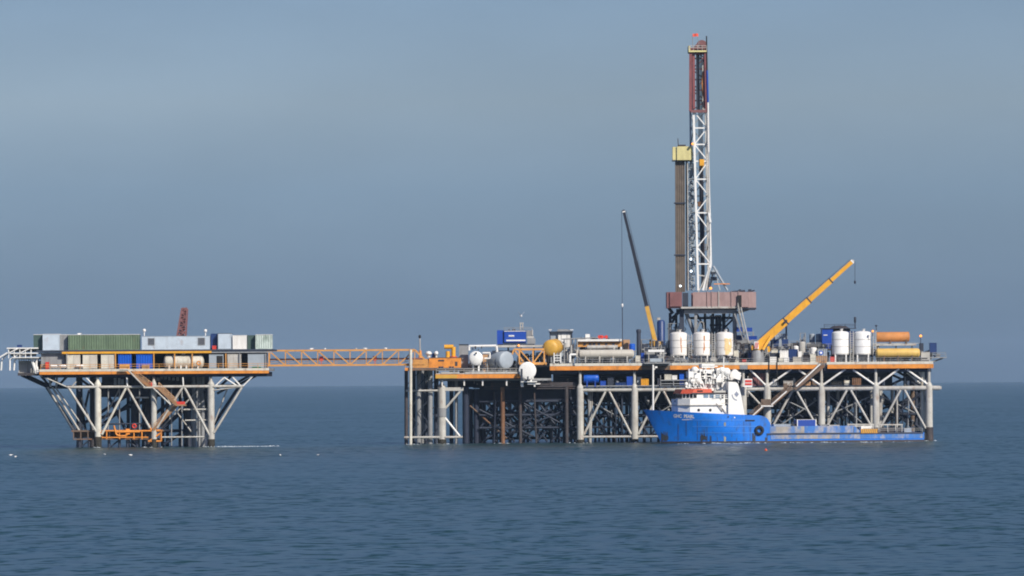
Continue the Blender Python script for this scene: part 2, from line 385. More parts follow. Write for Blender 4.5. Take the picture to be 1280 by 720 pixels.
# back frame, in the shade
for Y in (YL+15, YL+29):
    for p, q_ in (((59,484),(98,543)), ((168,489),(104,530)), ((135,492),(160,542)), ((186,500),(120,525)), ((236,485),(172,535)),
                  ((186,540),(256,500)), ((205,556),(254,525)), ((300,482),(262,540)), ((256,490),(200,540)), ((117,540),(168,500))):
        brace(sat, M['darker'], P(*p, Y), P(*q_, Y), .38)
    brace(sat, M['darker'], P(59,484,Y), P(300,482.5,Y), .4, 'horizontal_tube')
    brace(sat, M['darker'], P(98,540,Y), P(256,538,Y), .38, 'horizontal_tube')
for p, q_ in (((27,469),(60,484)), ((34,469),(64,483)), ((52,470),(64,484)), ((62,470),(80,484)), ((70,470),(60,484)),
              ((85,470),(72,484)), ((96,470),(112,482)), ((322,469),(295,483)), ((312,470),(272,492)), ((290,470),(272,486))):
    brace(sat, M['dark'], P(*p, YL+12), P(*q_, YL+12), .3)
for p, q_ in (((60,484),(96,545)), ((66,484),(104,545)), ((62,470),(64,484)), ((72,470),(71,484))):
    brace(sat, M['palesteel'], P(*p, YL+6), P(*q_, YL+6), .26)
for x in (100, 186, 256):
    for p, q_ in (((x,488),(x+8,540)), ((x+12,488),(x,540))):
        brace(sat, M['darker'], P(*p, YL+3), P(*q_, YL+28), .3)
for p, q_ in (((98,484),(118,540)), ((150,486),(126,534)), ((200,486),(240,540)), ((250,486),(202,535)), ((286,483),(266,535)), ((70,484),(110,541))):
    brace(sat, M['palesteel'], P(*p, YL+7), P(*q_, YL+7), .17)
for px in (136, 150, 175, 215, 228, 247): MB().tube(P(px,565,YL+5), P(px,486,YL+5), .17, n=8).build('riser', M['grey'], sat)
# boat landing
ld = MB(); ld.pbox(90, 205, 537.5, 539.5, YL+2, YL+6); ld.pbox(92, 200, 548, 549.5, YL+2.2, YL+6)
for px in range(92, 200, 9): ld.pbox(px, px+1.2, 539.5, 548, YL+2.1, YL+2.6)
ld.pbox(92, 186, 540, 547, YL+5.2, YL+5.6)
ld.build('boat_landing', M['brown'], sat)
for px in (100, 112, 137, 150, 160, 172, 182, 199):
    brace(sat, M['dark'], P(px, 563, YL+3), P(px, 549, YL+3), .35, 'fender_pile')
for p, q_ in (((100,560),(113,550)), ((160,550),(172,560)), ((137,560),(150,550))):
    brace(sat, M['dark'], P(*p, YL+3), P(*q_, YL+3), .2)
lo = MB(); A2 = YL+1.2
for pts in (((186,551.5),(202,551.5),(202,538),(190,538),(186,530)), ((188,551),(202,541)), ((143,532),(146,543),(150,545)), ((146,540),(176,539.6)),
            ((122.5,537),(123,551)), ((127,540),(123,546)), ((157,545),(161,542)), ((150,545),(157,545))):
    lo.path([P(*a, A2) for a in pts], .24)
lo.path([P(a,538.6,A2) for a in (128,158,186,204)], .2); lo.path([P(128,547,A2), P(186,546.6,A2)], .16)
for px in (134,150,168,178,194): lo.path([P(px,538.6,A2), P(px,549,A2)], .17)
lo.pbox(158, 163, 536, 543, A2, A2+.6); lo.pbox(122, 128, 540, 549, A2+.2, A2+.8)
lo.build('landing_frame', M['orange'], sat)
# the zigzag stair
st = MB(); r1 = MB()
def flight(mb, rails, a, b_, Y, wd=1.6):
    a = P(*a, Y); b_ = P(*b_, Y); n = max(4, int((b_-a).length/.5))
    for i in range(n+1):
        c = a.lerp(b_, i/n); mb.box(c.x-.28, c.x+.28, Y, Y+wd, c.z-.06, c.z+.03)
    for y in (Y-.06, Y+wd+.06):
        mb.bar(Vector((a.x, y, a.z-.15)), Vector((b_.x, y, b_.z-.15)), .16, .75)
        rails.bar(Vector((a.x, y, a.z+1.15)), Vector((b_.x, y, b_.z+1.15)), .13)
        rails.bar(Vector((a.x, y, a.z+.65)), Vector((b_.x, y, b_.z+.65)), .10)
        for i in range(0, n+1, 3):
            c = a.lerp(b_, i/n); rails.bar(Vector((c.x, y, c.z)), Vector((c.x, y, c.z+1.15)), .10)
YS = YL-.9
flight(st, r1, (167,467), (190,484), YS); flight(st, r1, (199,484), (221,505), YS); flight(st, r1, (221,506), (192,537), YS+1.8)
st.pbox(188, 200, 484, 486, YS, YS+1.6); st.pbox(219, 233, 505.5, 507.5, YS, YS+3.4)
st.build('staircase', mat('rusty_orange_stair', (.30,.17,.085), .75, var=.3, rust=.5, rcol=(.34,.13,.035)), sat); r1.build('stair_railing', M['tan'], sat)
MB().tube(P(160,462,YS-.2), P(182,484.5,YS-.2), .2).tube(P(192,485,YS-.2), P(214,506,YS-.2), .2).tube(P(180,484.5,YS-.2), P(192,484.5,YS-.2), .22)\
    .tube(P(150,462,YS-.2), P(160,462,YS-.2), .25).build('stair_stringer', W, sat)
MB().pbox(221, 232, 502, 506, YS+.1, YS+.25).build('stair_gate', M['red'], sat); MB().pbox(186, 191, 478, 482.5, YS+.1, YS+.25).build('stair_gate', M['red'], sat)
# ---- what stands on the satellite platform
def container(px0, px1, pt, Y, dep, m, label, cat='container', group=None, zb=None, name='shipping_container', roofm=None, frame=None, corr=True, door=None, vents=()):
    xm = (px0+px1)/2; X0, X1 = XX(px0, pt, Y), XX(px1, pt, Y); Z1 = ZZ(xm, pt, Y); Z0 = zb
    t_ = thing(name, label, cat, ((X0+X1)/2, Y+dep/2, Z0), group)
    b_ = MB()
    if corr:
        n = max(4, round((X1-X0)/.6)); vs = []; fs = []
        prof = []
        for i in range(n):
            a = X0+.12+(X1-X0-.24)*i/n; d = (X1-X0-.24)/n
            prof += [(a, .16), (a+d*.3, .16), (a+d*.45, .02), (a+d*.85, .02)]
        prof.append((X1-.12, .16))
        for x, o in prof: vs += [(x, Y+o, Z0+.14), (x, Y+o, Z1-.1)]
        for i in range(len(prof)-1): fs.append((2*i, 2*i+2, 2*i+3, 2*i+1))
        b_.add(vs, fs)
        b_.box(X0+.1, X1-.1, Y+.2, Y+dep, Z0+.1, Z1-.1)
    else: b_.box(X0+.04, X1-.04, Y+.04, Y+dep, Z0+.06, Z1-.05)
    b_.build('body', m, t_)
    MB().box(X0-.02, X1+.02, Y-.02, Y+dep+.02, Z1-.1, Z1).build('roof', roofm or m, t_)
    f = MB()
    for x in (X0, X1-.16): f.box(x, x+.16, Y, Y+.16, Z0+.02, Z1-.105)
    f.box(X0+.16, X1-.16, Y, Y+.14, Z0, Z0+.17)
    f.build('frame', frame or m, t_)
    if door:
        a, c, dm = door
        dd = MB().box(XX(a, pt, Y), XX(c, pt, Y), Y-.05, Y-.01, Z0+.2, Z1-.35).build('door', dm, t_)
        xh = XX(c, pt, Y)-.2; MB().box(xh, xh+.08, Y-.1, Y-.055, Z0+.95, Z0+1.2).build('handle', M['dark'], dd)
    for (a, c, vt, vb) in vents:
        fr = MB().pbox(a, c, vt, vb, Y-.05, Y-.005).build('vent', M['grey'], t_)
        s = MB(); pa, pb = XX(a, vt, Y), XX(c, vt, Y); n = 5
        for i in range(n):
            x = pa+.12+(pb-pa-.24)*(i+.5)/n; s.box(x-.09, x+.09, Y-.09, Y-.055, ZZ(a, vb, Y)+.15, ZZ(a, vt, Y)-.15)
        s.build('slat', M['dark'], fr)
    return t_
container(42.5, 53.5, 418, YL+3, 4, M['dkgreen'], 'dark green cabin at the left end of the upper deck, half behind the white box', 'cabin', zb=ZLU, name='cabin', corr=False, roofm=M['white'])
container(54, 75, 417.5, YL+1.3, 5, M['ltblue'], 'square pale box cabin between the dark green cabin and the long green container', 'cabin', zb=ZLU, name='cabin', corr=False, roofm=M['white'])
container(75.5, 85, 418, YL+3, 5, M['grey'], 'narrow grey locker squeezed between the pale square cabin and the long green container', 'locker', zb=ZLU, name='locker', corr=False, roofm=M['white'])
container(86, 175, 418, YL+1.3, 5, M['green'], 'long green corrugated container with pale roof edge on the upper deck', 'container', zb=ZLU, roofm=M['white'], frame=M['green'])
container(178, 263, 420, YL+1.3, 6, M['ltblue'], 'long pale blue cabin with two dark vents on the upper deck', 'cabin', zb=ZLU, name='accommodation_cabin', corr=False, roofm=M['bluegrey'],
          vents=((185.5, 194, 422.5, 431.5), (248, 257, 422, 431.5)))
container(273, 290, 416.5, YL+1.2, 6, M['ltblue'], 'pale blue hut with a sloping dark roof beside the long blue cabin', 'hut', zb=ZLU, name='hut', corr=False, roofm=M['dark'], frame=M['bluegrey'])
container(264, 272.5, 417, YL+3, 6, M['navy'], 'dark blue block added as the shaded left side of the dark roofed hut', 'locker', zb=ZLU, name='locker', corr=False)  # stands in for the hut's left face, its shade put into the navy
container(291.5, 309, 419, YL+1.3, 5, M['white'], 'plain white box cabin between the dark roofed hut and the patchy green container', 'cabin', zb=ZLU, name='cabin', corr=False)
container(310, 320, 419, YL+3, 5, M['dkgreen'], 'dark grey green box just left of the patchy green container', 'container', zb=ZLU, corr=False)
container(320, 341, 418, YL+1.3, 5, M['mottled'], 'patchy pale green container with flaking paint at the bridge end', 'container', zb=ZLU, roofm=M['white'], corr=True)
for (a, c, lab) in ((83.5, 101, 'cream equipment cabinet first from the left under the green container'), (104, 122, 'cream equipment cabinet in the middle of three under the green container'), (127, 145, 'cream equipment cabinet last before the blue cabinets')):
    container(a, c, 443, YL+1.3, 4, M['cream'], lab, 'cabinet', 'cream cabinets on the main deck', ZLD, 'equipment_cabinet', corr=False, door=(a+9, c-1, M['beige']))
for (a, c, lab) in ((148.5, 165, 'royal blue cabinet left of the stair head on the main deck'), (171, 191, 'royal blue cabinet between the stair and the white tank')):
    container(a, c, 443, YL+1.3, 4, M['brightblue'], lab, 'cabinet', 'blue cabinets on the main deck', ZLD, 'equipment_cabinet', corr=True)
container(262, 280, 443, YL+1.3, 4, M['bluegrey'], 'grey cabinet with dark open doorway right of the white tank', 'cabinet', zb=ZLD, name='equipment_cabinet', corr=False, door=(271.5, 279, M['black']))
container(285, 302, 442.5, YL+1.3, 4, M['palesteel'], 'pale grey cabinet under the plain white box cabin', 'cabinet', zb=ZLD, name='equipment_cabinet', corr=False)
container(310.5, 332, 442.5, YL+1.3, 4, M['bluegrey'], 'wide grey cabinet by the bridge landing under the patchy container', 'cabinet', zb=ZLD, name='equipment_cabinet', corr=False)
def htank(name, label, p, q, r, m, zb, group=None, cat='tank', bulge=.45, saddles=(.2,.8), sm=None, ring=None, n=28):
    p = Vector(p); q = Vector(q); c = (p+q)/2
    t_ = thing(name, label, cat, (c.x, c.y, zb), group)
    sq = MB().dish(p, q, r, n, bulge); L_ = (q-p).length; n_ = max(3, round(L_/2.6))
    for i in range(n_+1): sq.lathe([(r,-.05),(r+.035,-.04),(r+.035,.04),(r,.05)], p.lerp(q, i/n_), q-p, n)
    sq.build('shell', m, t_)
    d = (q-p).normalized(); sv = Vector((-d.y, d.x, 0))
    for f in saddles:
        e = p.lerp(q, f); s = MB()
        s.bar(Vector((e.x, e.y, zb)), Vector((e.x, e.y, e.z-r*.72)), .35, .9)
        a = e+sv*r*.75; b_ = e-sv*r*.75; a.z = b_.z = e.z-r*.72
        s.bar(a, b_, .4, r*.4)
        for side in (a, b_): s.bar(Vector((side.x, side.y, zb)), Vector((side.x, side.y, e.z-r*.55)), .3)
        s.build('saddle', sm or m, t_)
    return t_
Y = YL+3.0; ra = 8.6*k(Y)
wt = htank('storage_tank', 'cream horizontal tank with orange life ring on the left platform main deck', P(209,452,Y), P(252,451.7,Y), ra, M['cream'], ZLD, saddles=(.08,.25,.42,.58,.75,.92), sm=M['white'])
mh = MB(); mh.lathe([(.5,0),(.5,.5),(.65,.5),(.65,.7),(.1,.75)], P(230,443.5,Y)); mh.build('manhole', M['cream'], wt)
def ring(name, label, p, R_, r_, m, axis=(0,1,0), cat='life ring', group=None):
    mb = MB(); p = Vector(p); n, l = 20, 8; vs = []; fs = []
    for i in range(n):
        a = 6.28319*i/n
        for j in range(l):
            b_ = 6.28319*j/l; rr = R_+r_*math.cos(b_); vs.append((p.x+rr*math.cos(a), p.y+r_*math.sin(b_), p.z+rr*math.sin(a)))
    for i in range(n):
        for j in range(l): fs.append((i*l+j, ((i+1)%n)*l+j, ((i+1)%n)*l+(j+1)%l, i*l+(j+1)%l))
    mb.add(vs, fs, True); return single(mb, name, m, label, cat, group)
ring('life_ring', 'orange life ring hanging on the rail before the cream tank', P(249,454,YL-.2), .42, .15, M['orange'])
ring('life_ring', 'red life ring above the boat landing of the left platform', P(168.5,532.5,YL+.8), .44, .17, M['red'])
for (a, c, lab) in ((63, 72.5, 'white raft canister, left one of the pair near the platform corner'), (74, 84, 'white raft canister, right one of the pair near the platform corner'), (95, 105, 'white raft canister standing alone under the middle cream cabinet')):
    py = 458 if a < 90 else 457.5; Yc = YL+.9; r_ = 2*k(Yc); p = P(a+1.5,py,Yc); q = P(c-1.5,py,Yc)
    t_ = thing('life_raft_canister', lab, 'life raft', ((p.x+q.x)/2, Yc, ZLD), 'life raft canisters on the left platform')
    MB().dish(p, q, r_, 18, .6).build('canister', M['clean_white'], t_)
    for f in (.2, .8):
        e = p.lerp(q, f); MB().box(e.x-.12, e.x+.12, Yc-.4, Yc+.4, ZLD, e.z-r_*.85).build('cradle', M['grey'], t_)
container(57.5, 62, 452.5, YL+1, 1.2, M['red'], 'small red cabinet left of the raft canisters', 'cabinet', zb=ZLD, name='fire_cabinet', corr=False)
container(93, 97, 453, YL+2, 1, M['brightblue'], 'small bright blue box before the middle cream cabinet', 'box', zb=ZLD, name='tool_box', corr=False)
container(266, 271, 432, YL+1.3, 1, M['red'], 'small red box on the upper deck before the dark blue block', 'box', zb=ZLU, name='tool_box', corr=False)
container(316, 327, 458.5, YL+.6, 1, M['green2'], 'low green tarpaulin covered box before the wide grey cabinet', 'box', zb=ZLD, name='tool_box', corr=False)
container(150, 163, 455, YL+.8, 1.5, M['bridgeorange'], 'low orange skid before the left blue cabinet', 'skid', zb=ZLD, name='equipment_skid', corr=False)
container(178, 187, 456, YL+.8, 1, M['tan'], 'low tan crate before the right blue cabinet', 'crate', zb=ZLD, name='crate', corr=False)
# folded crane boom standing up behind the pale blue cabin
cr = thing('pedestal_crane', 'dark red crane boom standing upright behind the long pale blue cabin', 'crane', P(227.5, 437, YL+14)*1)
MB().tube(Vector((P(227,437,YL+14).x, YL+14, ZLU)), P(227,424,YL+14), .9).build('pedestal', M['maroon'], cr)
def lattice(mb, p, q, wa, wb, nb, rc, rb, upv=(0,1,0)):
    p = Vector(p); q = Vector(q); d = (q-p).normalized(); a = d.cross(Vector(upv)).normalized(); b_ = a.cross(d).normalized()
    def cor(t_, i):
        ww = (wa+(wb-wa)*t_)/2; s = ((-1,-1),(1,-1),(1,1),(-1,1))[i]; return p.lerp(q, t_)+a*s[0]*ww+b_*s[1]*ww
    for i in range(4): mb.bar(cor(0,i), cor(1,i), rc*2)
    for j in range(nb):
        for i in range(4):
            k2 = (i+1) % 4; mb.bar(cor(j/nb, i), cor(j/nb, k2), rb*2)
            mb.bar(cor(j/nb, i if j % 2 else k2), cor((j+1)/nb, k2 if j % 2 else i), rb*2)
    return cor
bo = MB(); lattice(bo, P(226.5,430,YL+14), P(231.5,386,YL+14), 2.2, 1.3, 9, .22, .14)
bo.bar(P(226.5,430,YL+14.2), P(231.5,386,YL+14.2), 1.0, .6)
bo.build('boom', M['maroon'], cr)
MB().box(P(231.6,385.5,YL+14).x-.6, P(231.6,385.5,YL+14).x+.6, YL+13.4, YL+14.6, ZZ(231.6,387,YL+14), ZZ(231.6,384.5,YL+14)).build('boom_head', M['maroon'], cr)
MB().tube(P(229,428,YL+14), P(231.5,392,YL+14), .08).build('cable', M['ochre'], cr)
# white flare and vent pipes at the left end
vp = thing('vent_pipe_rack', 'white bent vent pipes reaching out over the sea at the far left end', 'vent pipes', P(30, 449, YL+8))
for i, pts in enumerate((((10,441),(0,447)), ((24,442),(13,450),(13,463)), ((33,441),(19,450),(18,463)), ((10,442),(3,450),(2,463)))):
    MB().path([P(*a, YL+.5+i*.8) for a in pts], .22).build('vent_pipe', M['clean_white'], vp)
f = MB()
for px in (11, 18, 25, 32, 39): f.pbox(px, px+1, 434.5, 448, YL+.6, YL+1); f.pbox(px, px+1, 434.5, 447, YL+12, YL+12.5)
f.pbox(9, 48, 434.5, 436, YL+.4, YL+12.6); f.pbox(11, 48, 441, 442.2, YL+.4, YL+12.6); f.pbox(16, 49, 446.4, 447.4, YL+.4, YL+20)
for px in (12, 26): f.tube(P(px,441,YL+.4), P(px+13,435,YL+.4), .14)
f.build('pipe_frame', M['white'], vp)
MB().tube(P(12,438,YL+8), P(46,437.6,YL+8), .45).tube(P(14,444,YL+7), P(46,443.6,YL+7), .3).build('header_pipe', M['palesteel'], vp)
container(22, 28, 431, YL+8, 1.2, M['navy'], 'small dark box perched above the white vent pipes', 'box', zb=ZZ(25,434.4,YL+8), name='control_box', corr=False)
for px, t_, zb, g in ((181,414.5,420,1), (257.5,415,420,1)):
    m_ = MB().tube(P(px,zb,YL+3), P(px,t_,YL+3), .12).lathe([(.05,0),(.4,.1),(.4,.6),(.1,.8)], P(px,t_+.5,YL+3), n=10)
    single(m_, 'antenna', M['white'], 'short antenna on the left end of the pale blue cabin roof' if px < 200 else 'short white antenna on the right end of the pale blue cabin roof', 'antenna')

# ================================================================ the footbridge
YB = -6.5
pz0, pz1 = ZZ(430, 456.3, YB), ZZ(430, 437.8, YB); bx0, bx1 = XX(337, 447, YB), XX(519, 447, YB); bx2 = XX(531, 447, YB)
br = thing('footbridge', 'long orange truss footbridge spanning open water between the two platforms', 'footbridge', ((bx0+bx1)/2, YB+1.6, pz0))
BO = M['bridgeorange']; N = 9
for y in (YB, YB+3.2):
    MB().bar((bx0-.5, y, pz1), (bx1, y, pz1), .42).build('top_chord', BO, br)
    MB().bar((bx0-1.5, y, pz0), (bx2, y, pz0), .46).build('bottom_chord', BO, br)
    MB().bar((bx1, y, pz1), (bx2, y, pz0+1.4), .42).build('end_post', BO, br)
    MB().bar((bx0, y, pz0), (bx0, y, pz1), .34).build('end_post', BO, br)
    for i in range(N):
        a = bx0+(bx1-bx0)*i/N; c = bx0+(bx1-bx0)*(i+1)/N
        MB().bar((c, y, pz0), (c, y, pz1), .16).build('upright', BO, br)
        if i < 5: p, q = (a, y, pz1), (c, y, pz0)
        else: p, q = (a, y, pz0), (c, y, pz1)
        MB().bar(p, q, .30 if y == YB else .2).build('diagonal', BO, br)
MB().box(bx0-1, bx2, YB+.3, YB+2.9, pz0+.05, pz0+.15).build('walkway', M['grey'], br)
MB().tube((bx0, YB+2.4, pz0+1.5), (bx2, YB+2.4, pz0+1.5), .22).build('pipe', M['maroon'], br)
for i in range(N+1):
    x = bx0+(bx1-bx0)*i/N; MB().bar((x, YB+.25, pz1), (x, YB+2.95, pz1), .16).build('cross_beam', BO, br)
MB().rail([(bx0, YB+.3, pz0+.15), (bx1, YB+.3, pz0+.15)], r=.045).build('railing', M['tan'], br)
for px, lab in ((402, 'red fire hose box on the footbridge nearer the left platform'), (469, 'red fire hose box on the footbridge nearer the drilling platform')):
    single(MB().box(XX(px,446,YB)-.45, XX(px,446,YB)+.45, YB+2.0, YB+2.15, pz0+1.0, pz0+2.1).box(XX(px,446,YB)-.5, XX(px,446,YB)+.5, YB+1.95, YB+2.17, pz0+2.1, pz0+2.2)
           .box(XX(px,446,YB)-.08, XX(px,446,YB)+.08, YB+2.15, YB+2.3, pz0+.15, pz0+2.0), 'hose_box', M['red'], lab, 'hose box')

# ================================================================ the production platform in the middle (left half of the long complex)
pp = thing('production_platform', 'middle platform on a forest of dark piles beside the footbridge end, short orange deck edge', 'oil platform', (XX(615,500,12), 16, 0))
# upper deck at the bridge end and the orange house on it
MB().pbox(507, 592, 460, 463, -1, 14).pbox(507, 545, 460.2, 463, -7.2, -1.02).build('bridge_deck', M['brownsteel'], pp)
MB().pbox(506.8, 514, 459.8, 463.3, -7.5, -7.22).build('fascia', M['orange'], pp)
MB().pbox(514.4, 545, 460.5, 463, -7.5, -7.22).build('fascia', M['brown'], pp)
MB().pbox(545, 656, 467.6, 472.8, -2.6, -2.4).build('fascia', M['orange'], pp)
MB().pbox(545, 572, 468.4, 472.9, -2.72, -2.62).build('fascia', M['ochre'], pp)
MB().pbox(545.5, 655.5, 466.2, 467.4, -2.5, 12).build('deck', M['palesteel'], pp)
MB().pbox(552, 575, 465, 467.3, -2.75, -2.62).pbox(582, 654, 464.6, 467.3, -2.7, -2.62).build('kerb', M['palesteel'], pp)
MB().pbox(548, 643, 473, 474.6, -2, -1.7).pbox(548, 690, 473.2, 476, 2, 12).build('deck_beam', M['grey'], pp)
MB().pbox(592, 690, 456, 459, 10, 38).build('upper_deck', M['grey'], pp)
MB().pbox(592, 690, 459.2, 485, 14, 14.4).pbox(560, 690, 474.8, 484, 13, 13.3).build('shade_bulkhead', M['darker'], pp)  # dark sheets standing in for the shadow under the deck
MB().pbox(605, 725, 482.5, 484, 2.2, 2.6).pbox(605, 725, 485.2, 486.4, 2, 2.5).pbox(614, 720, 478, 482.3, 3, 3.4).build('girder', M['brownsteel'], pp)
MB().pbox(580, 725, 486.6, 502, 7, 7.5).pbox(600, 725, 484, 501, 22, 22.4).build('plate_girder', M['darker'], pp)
for px, t_ in ((553.5,475), (581,475), (604,475), (634,475), (652,475)):
    MB().pbox(px-.8, px+.8, t_, 482, -1.6, -1.2).build('deck_post', M['white'], pp)
# bright corner leg and the K frame beside it
x = XX(553, 515, 0)
MB().tube((x,0,-6), (x,0,ZZ(553,484,0)), 1.0, n=20).tube((x,0,ZZ(553,484,0)), (x,0,ZZ(553,479,0)), 1.0, .4, n=20).tube((x,0,ZZ(553,479,0)), (x,0,ZZ(553,473,0)), .35).build('leg', M['legpale'], pp)
MB().tube((x,0,-3), (x,0,ZZ(553,549,0)), 1.06, n=20).build('marine_growth', M['growth'], pp)
MB().tube((x,0,ZZ(553,521,0)), (x,0,ZZ(553,510,0)), 1.12, n=20).build('leg_collar', M['grey'], pp)
MB().bar(P(551,486.5,-.2), P(580,486.3,-.2), .7, .85).build('frame_beam', M['legpale'], pp)
brace(pp, M['legpale'], P(576,489,-.2), P(557,511,-.2), .3)
brace(pp, M['clean_white'], P(556,521,-.2), P(576,546,-.2), .26)
brace(pp, M['palesteel'], P(506,546.8,-.6), P(579,546.4,-.6), .3, 'horizontal_tube')
brace(pp, M['palesteel'], P(508,488.5,-.6), P(548,488.2,-.6), .26, 'horizontal_tube')
# grey poles at the bridge end
for px, Y, r, m in ((508.5,1,.45,'brownsteel'), (514,-7.8,.38,'cream'), (524,2,.62,'grey'), (533,9,.5,'dark'), (538.5,1,.62,'grey'), (546,7,.6,'dark'), (518,12,.5,'dark'), (529,16,.45,'grey'), (565,8,.5,'dark'), (571,5,.4,'grey')):
    top = 437 if px == 514 else 463.2
    MB().tube(P(px, 566, Y), P(px, top, Y), r, n=12).build('pile', M[m], pp)
cg = MB()
for Y in (.8, 6):
    for a, b_ in ((508.5, 524), (524, 538.5), (538.5, 553)):
        for j in range(5):
            y0, y1 = 466+j*16, 482+j*16
            cg.bar(P(a, y0, Y), P(b_, y1, Y) if j % 2 else P(b_, y1, Y), .18) if (j+int(a)) % 2 else cg.bar(P(b_, y0, Y), P(a, y1, Y), .18)
cg.build('cage_lattice', M['dark'], pp)
hl = MB()
for px in (533, 534.5): hl.tube(P(px,464,1), P(px,478,1), .1)
hl.path([P(533,470,1), P(528,466,1)], .1).build('hose', M['grey'], pp)
# pile forest
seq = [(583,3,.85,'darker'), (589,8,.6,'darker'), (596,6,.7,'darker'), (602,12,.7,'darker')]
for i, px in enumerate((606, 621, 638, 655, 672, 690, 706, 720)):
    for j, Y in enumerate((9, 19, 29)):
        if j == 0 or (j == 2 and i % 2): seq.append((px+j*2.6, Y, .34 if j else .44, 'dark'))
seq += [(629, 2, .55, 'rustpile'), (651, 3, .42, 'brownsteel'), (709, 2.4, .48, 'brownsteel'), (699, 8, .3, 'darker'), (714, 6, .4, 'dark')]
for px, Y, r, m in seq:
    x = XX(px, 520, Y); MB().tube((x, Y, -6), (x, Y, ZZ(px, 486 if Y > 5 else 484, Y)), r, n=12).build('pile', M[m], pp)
for j, Y in enumerate((9.6, 19.6, 29.6)):
    for yy, (a, c) in ((516,(598,725)), (534,(592,725)), (548,(592,725))):
        if (j, yy) in ((0,548), (2,516), (1,548)): continue
        brace(pp, M['darker'], P(a,yy,Y), P(c,yy-.6,Y), .34, 'horizontal_tube')
rb = random.Random(5)
for j, Y in enumerate((9.3, 19.3, 29.3)):
    xs = (606, 638, 672, 706, 724) if j != 1 else (590, 621, 655, 690, 720)
    for a, c in zip(xs[:-1], xs[1:]):
        brace(pp, M['darker'], P(a,500,Y), P(c,532+rb.uniform(-4,4),Y), .32)
        if True: brace(pp, M['darker'], P(c,502,Y), P(a,534+rb.uniform(-4,4),Y), .26)
        brace(pp, M['darker'], P((a+c)/2,522,Y), P(c if j % 2 else a,549,Y), .26)
for a, c in (((606,540),(725,503)), ((600,520),(700,545)), ((620,548),(724,517))):
    brace(pp, M['darker'], P(*a,12), P(*c,12), .24)
for a, c in ((606,629), (629,651), (651,672), (672,690), (690,709), (709,724)):
    brace(pp, M['dark'], P(a,501,5.5), P(c+6,533,5.5), .27); brace(pp, M['dark'], P(c,501,5.8), P(a-4,533,5.8), .27)
    brace(pp, M['dark'], P(c,531,5.5), P(a,552,5.5), .25)
    brace(pp, M['darker'], P(a,535,6.5), P((a+c)/2+4,552,6.5), .25)
for yy in (502, 519, 535): brace(pp, M['dark'], P(600,yy,4.6), P(725,yy-.7,4.6), .3, 'horizontal_tube')
for p, q in (((608,548),(690,512)), ((640,540),(724,506)), ((600,512),(668,546)), ((655,504),(722,540))): brace(pp, M['dark'], P(*p,4.2), P(*q,4.2), .24)
brace(pp, M['brown'], P(588,507,5), P(634,548,5), .2)
for i in range(5):
    px = rb.uniform(590, 722); Y = rb.uniform(3, 6); MB().tube(P(px,566,Y), P(px+rb.uniform(-3, 3),490,Y), rb.uniform(.13, .22), n=8).build('caisson', M['brownsteel' if i % 3 == 0 else 'darker'], pp)
for px in (612, 645, 680, 712):
    brace(pp, M['darker'], P(px,502,9), P(px+9,548,29), .28); brace(pp, M['darker'], P(px+12,502,9), P(px+2,548,29), .26)
sm_ = MB()                                                            # little pumps, valves and lights in the shade under the deck
for i in range(26):
    px, py, Y = rb.uniform(590, 720), rb.uniform(475, 481), rb.uniform(4, 11); s_ = rb.uniform(.8, 2.4)
    sm_.pbox(px, px+s_, py-rb.uniform(1, 4), py, Y, Y+1)
sm_.build('piping', M['grey'], pp)['kind'] = 'stuff'
MB().rail([(XX(546,466,-2.5), -2.45, ZZ(600,466.2,-2.5)), (XX(650,466,-2.5), -2.45, ZZ(600,466.2,-2.5))], h=1.1, r=.05).build('railing', M['palesteel'], pp)
MB().rail([(XX(508,460,-1), -7.1, ZZ(550,460,-1)), (XX(537,460,-1), -7.1, ZZ(550,460,-1))], h=1.1, r=.05).build('railing', M['bridgeorange'], pp)
MB().rail([P(592,483,2.4), P(690,482.4,2.4)], h=1.1, r=.05).build('railing', M['brownsteel'], pp)

# ================================================================ the drilling platform (right half)
dp = thing('drilling_platform', 'largest platform on pale braced legs with long orange deck edge, carrying the derrick', 'oil platform', (XX(930,500,20), 20, 0))
xd0, xd1 = XX(688, 458, 0), XX(1167, 458, 0); ZD = ZZ(925, 454.3, 0)
MB().box(xd0+.2, xd1-.2, .2, 42, ZD-.7, ZD-.01).build('deck', M['grey'], dp)
def pedge(mb, a, c, t_, d_, Y0, Y1):                                  # along the deck edge, kept level
    return mb.box(XX(a,458,0), XX(c,458,0), Y0, Y1, ZD+(454.3-d_)*.2, ZD+(454.3-t_)*.2)
for a, c, m in ((688.2,716,'cream'), (719,803,'cream'), (803.4,840,'grey'), (840.4,1023,'cream'), (1034,1167,'cream')):
    pedge(MB(), a, c, 453.0, 456.3, -.35, .1).build('deck_kerb', M[m], dp)
for a, c, m in ((688,803,'orange'), (803.3,838,'brown'), (838.3,925,'orange'), (925.3,935,'grey'), (935.3,1022,'orange'), (1035,1167.5,'orange')):
    pedge(MB(), a, c, 456.5, 461.6, -.30, .1).build('fascia', M[m], dp)
g = MB()
for px in range(692, 1166, 17):
    x = XX(px,460,0); g.box(x-.15, x+.15, .3, 41, ZD-2.0, ZD-.72)
for y in (1.2, 10, 20, 30, 40): g.box(xd0+.4, xd1-.4, y-.2, y+.2, ZD-2.4, ZD-.9)
g.build('deck_beam', M['darker'], dp)
MB().rail([(xd0+.3, .05, ZD), (xd1-.3, .05, ZD)], h=1.2, step=2.6, r=.05).build('railing', M['grey'], dp)
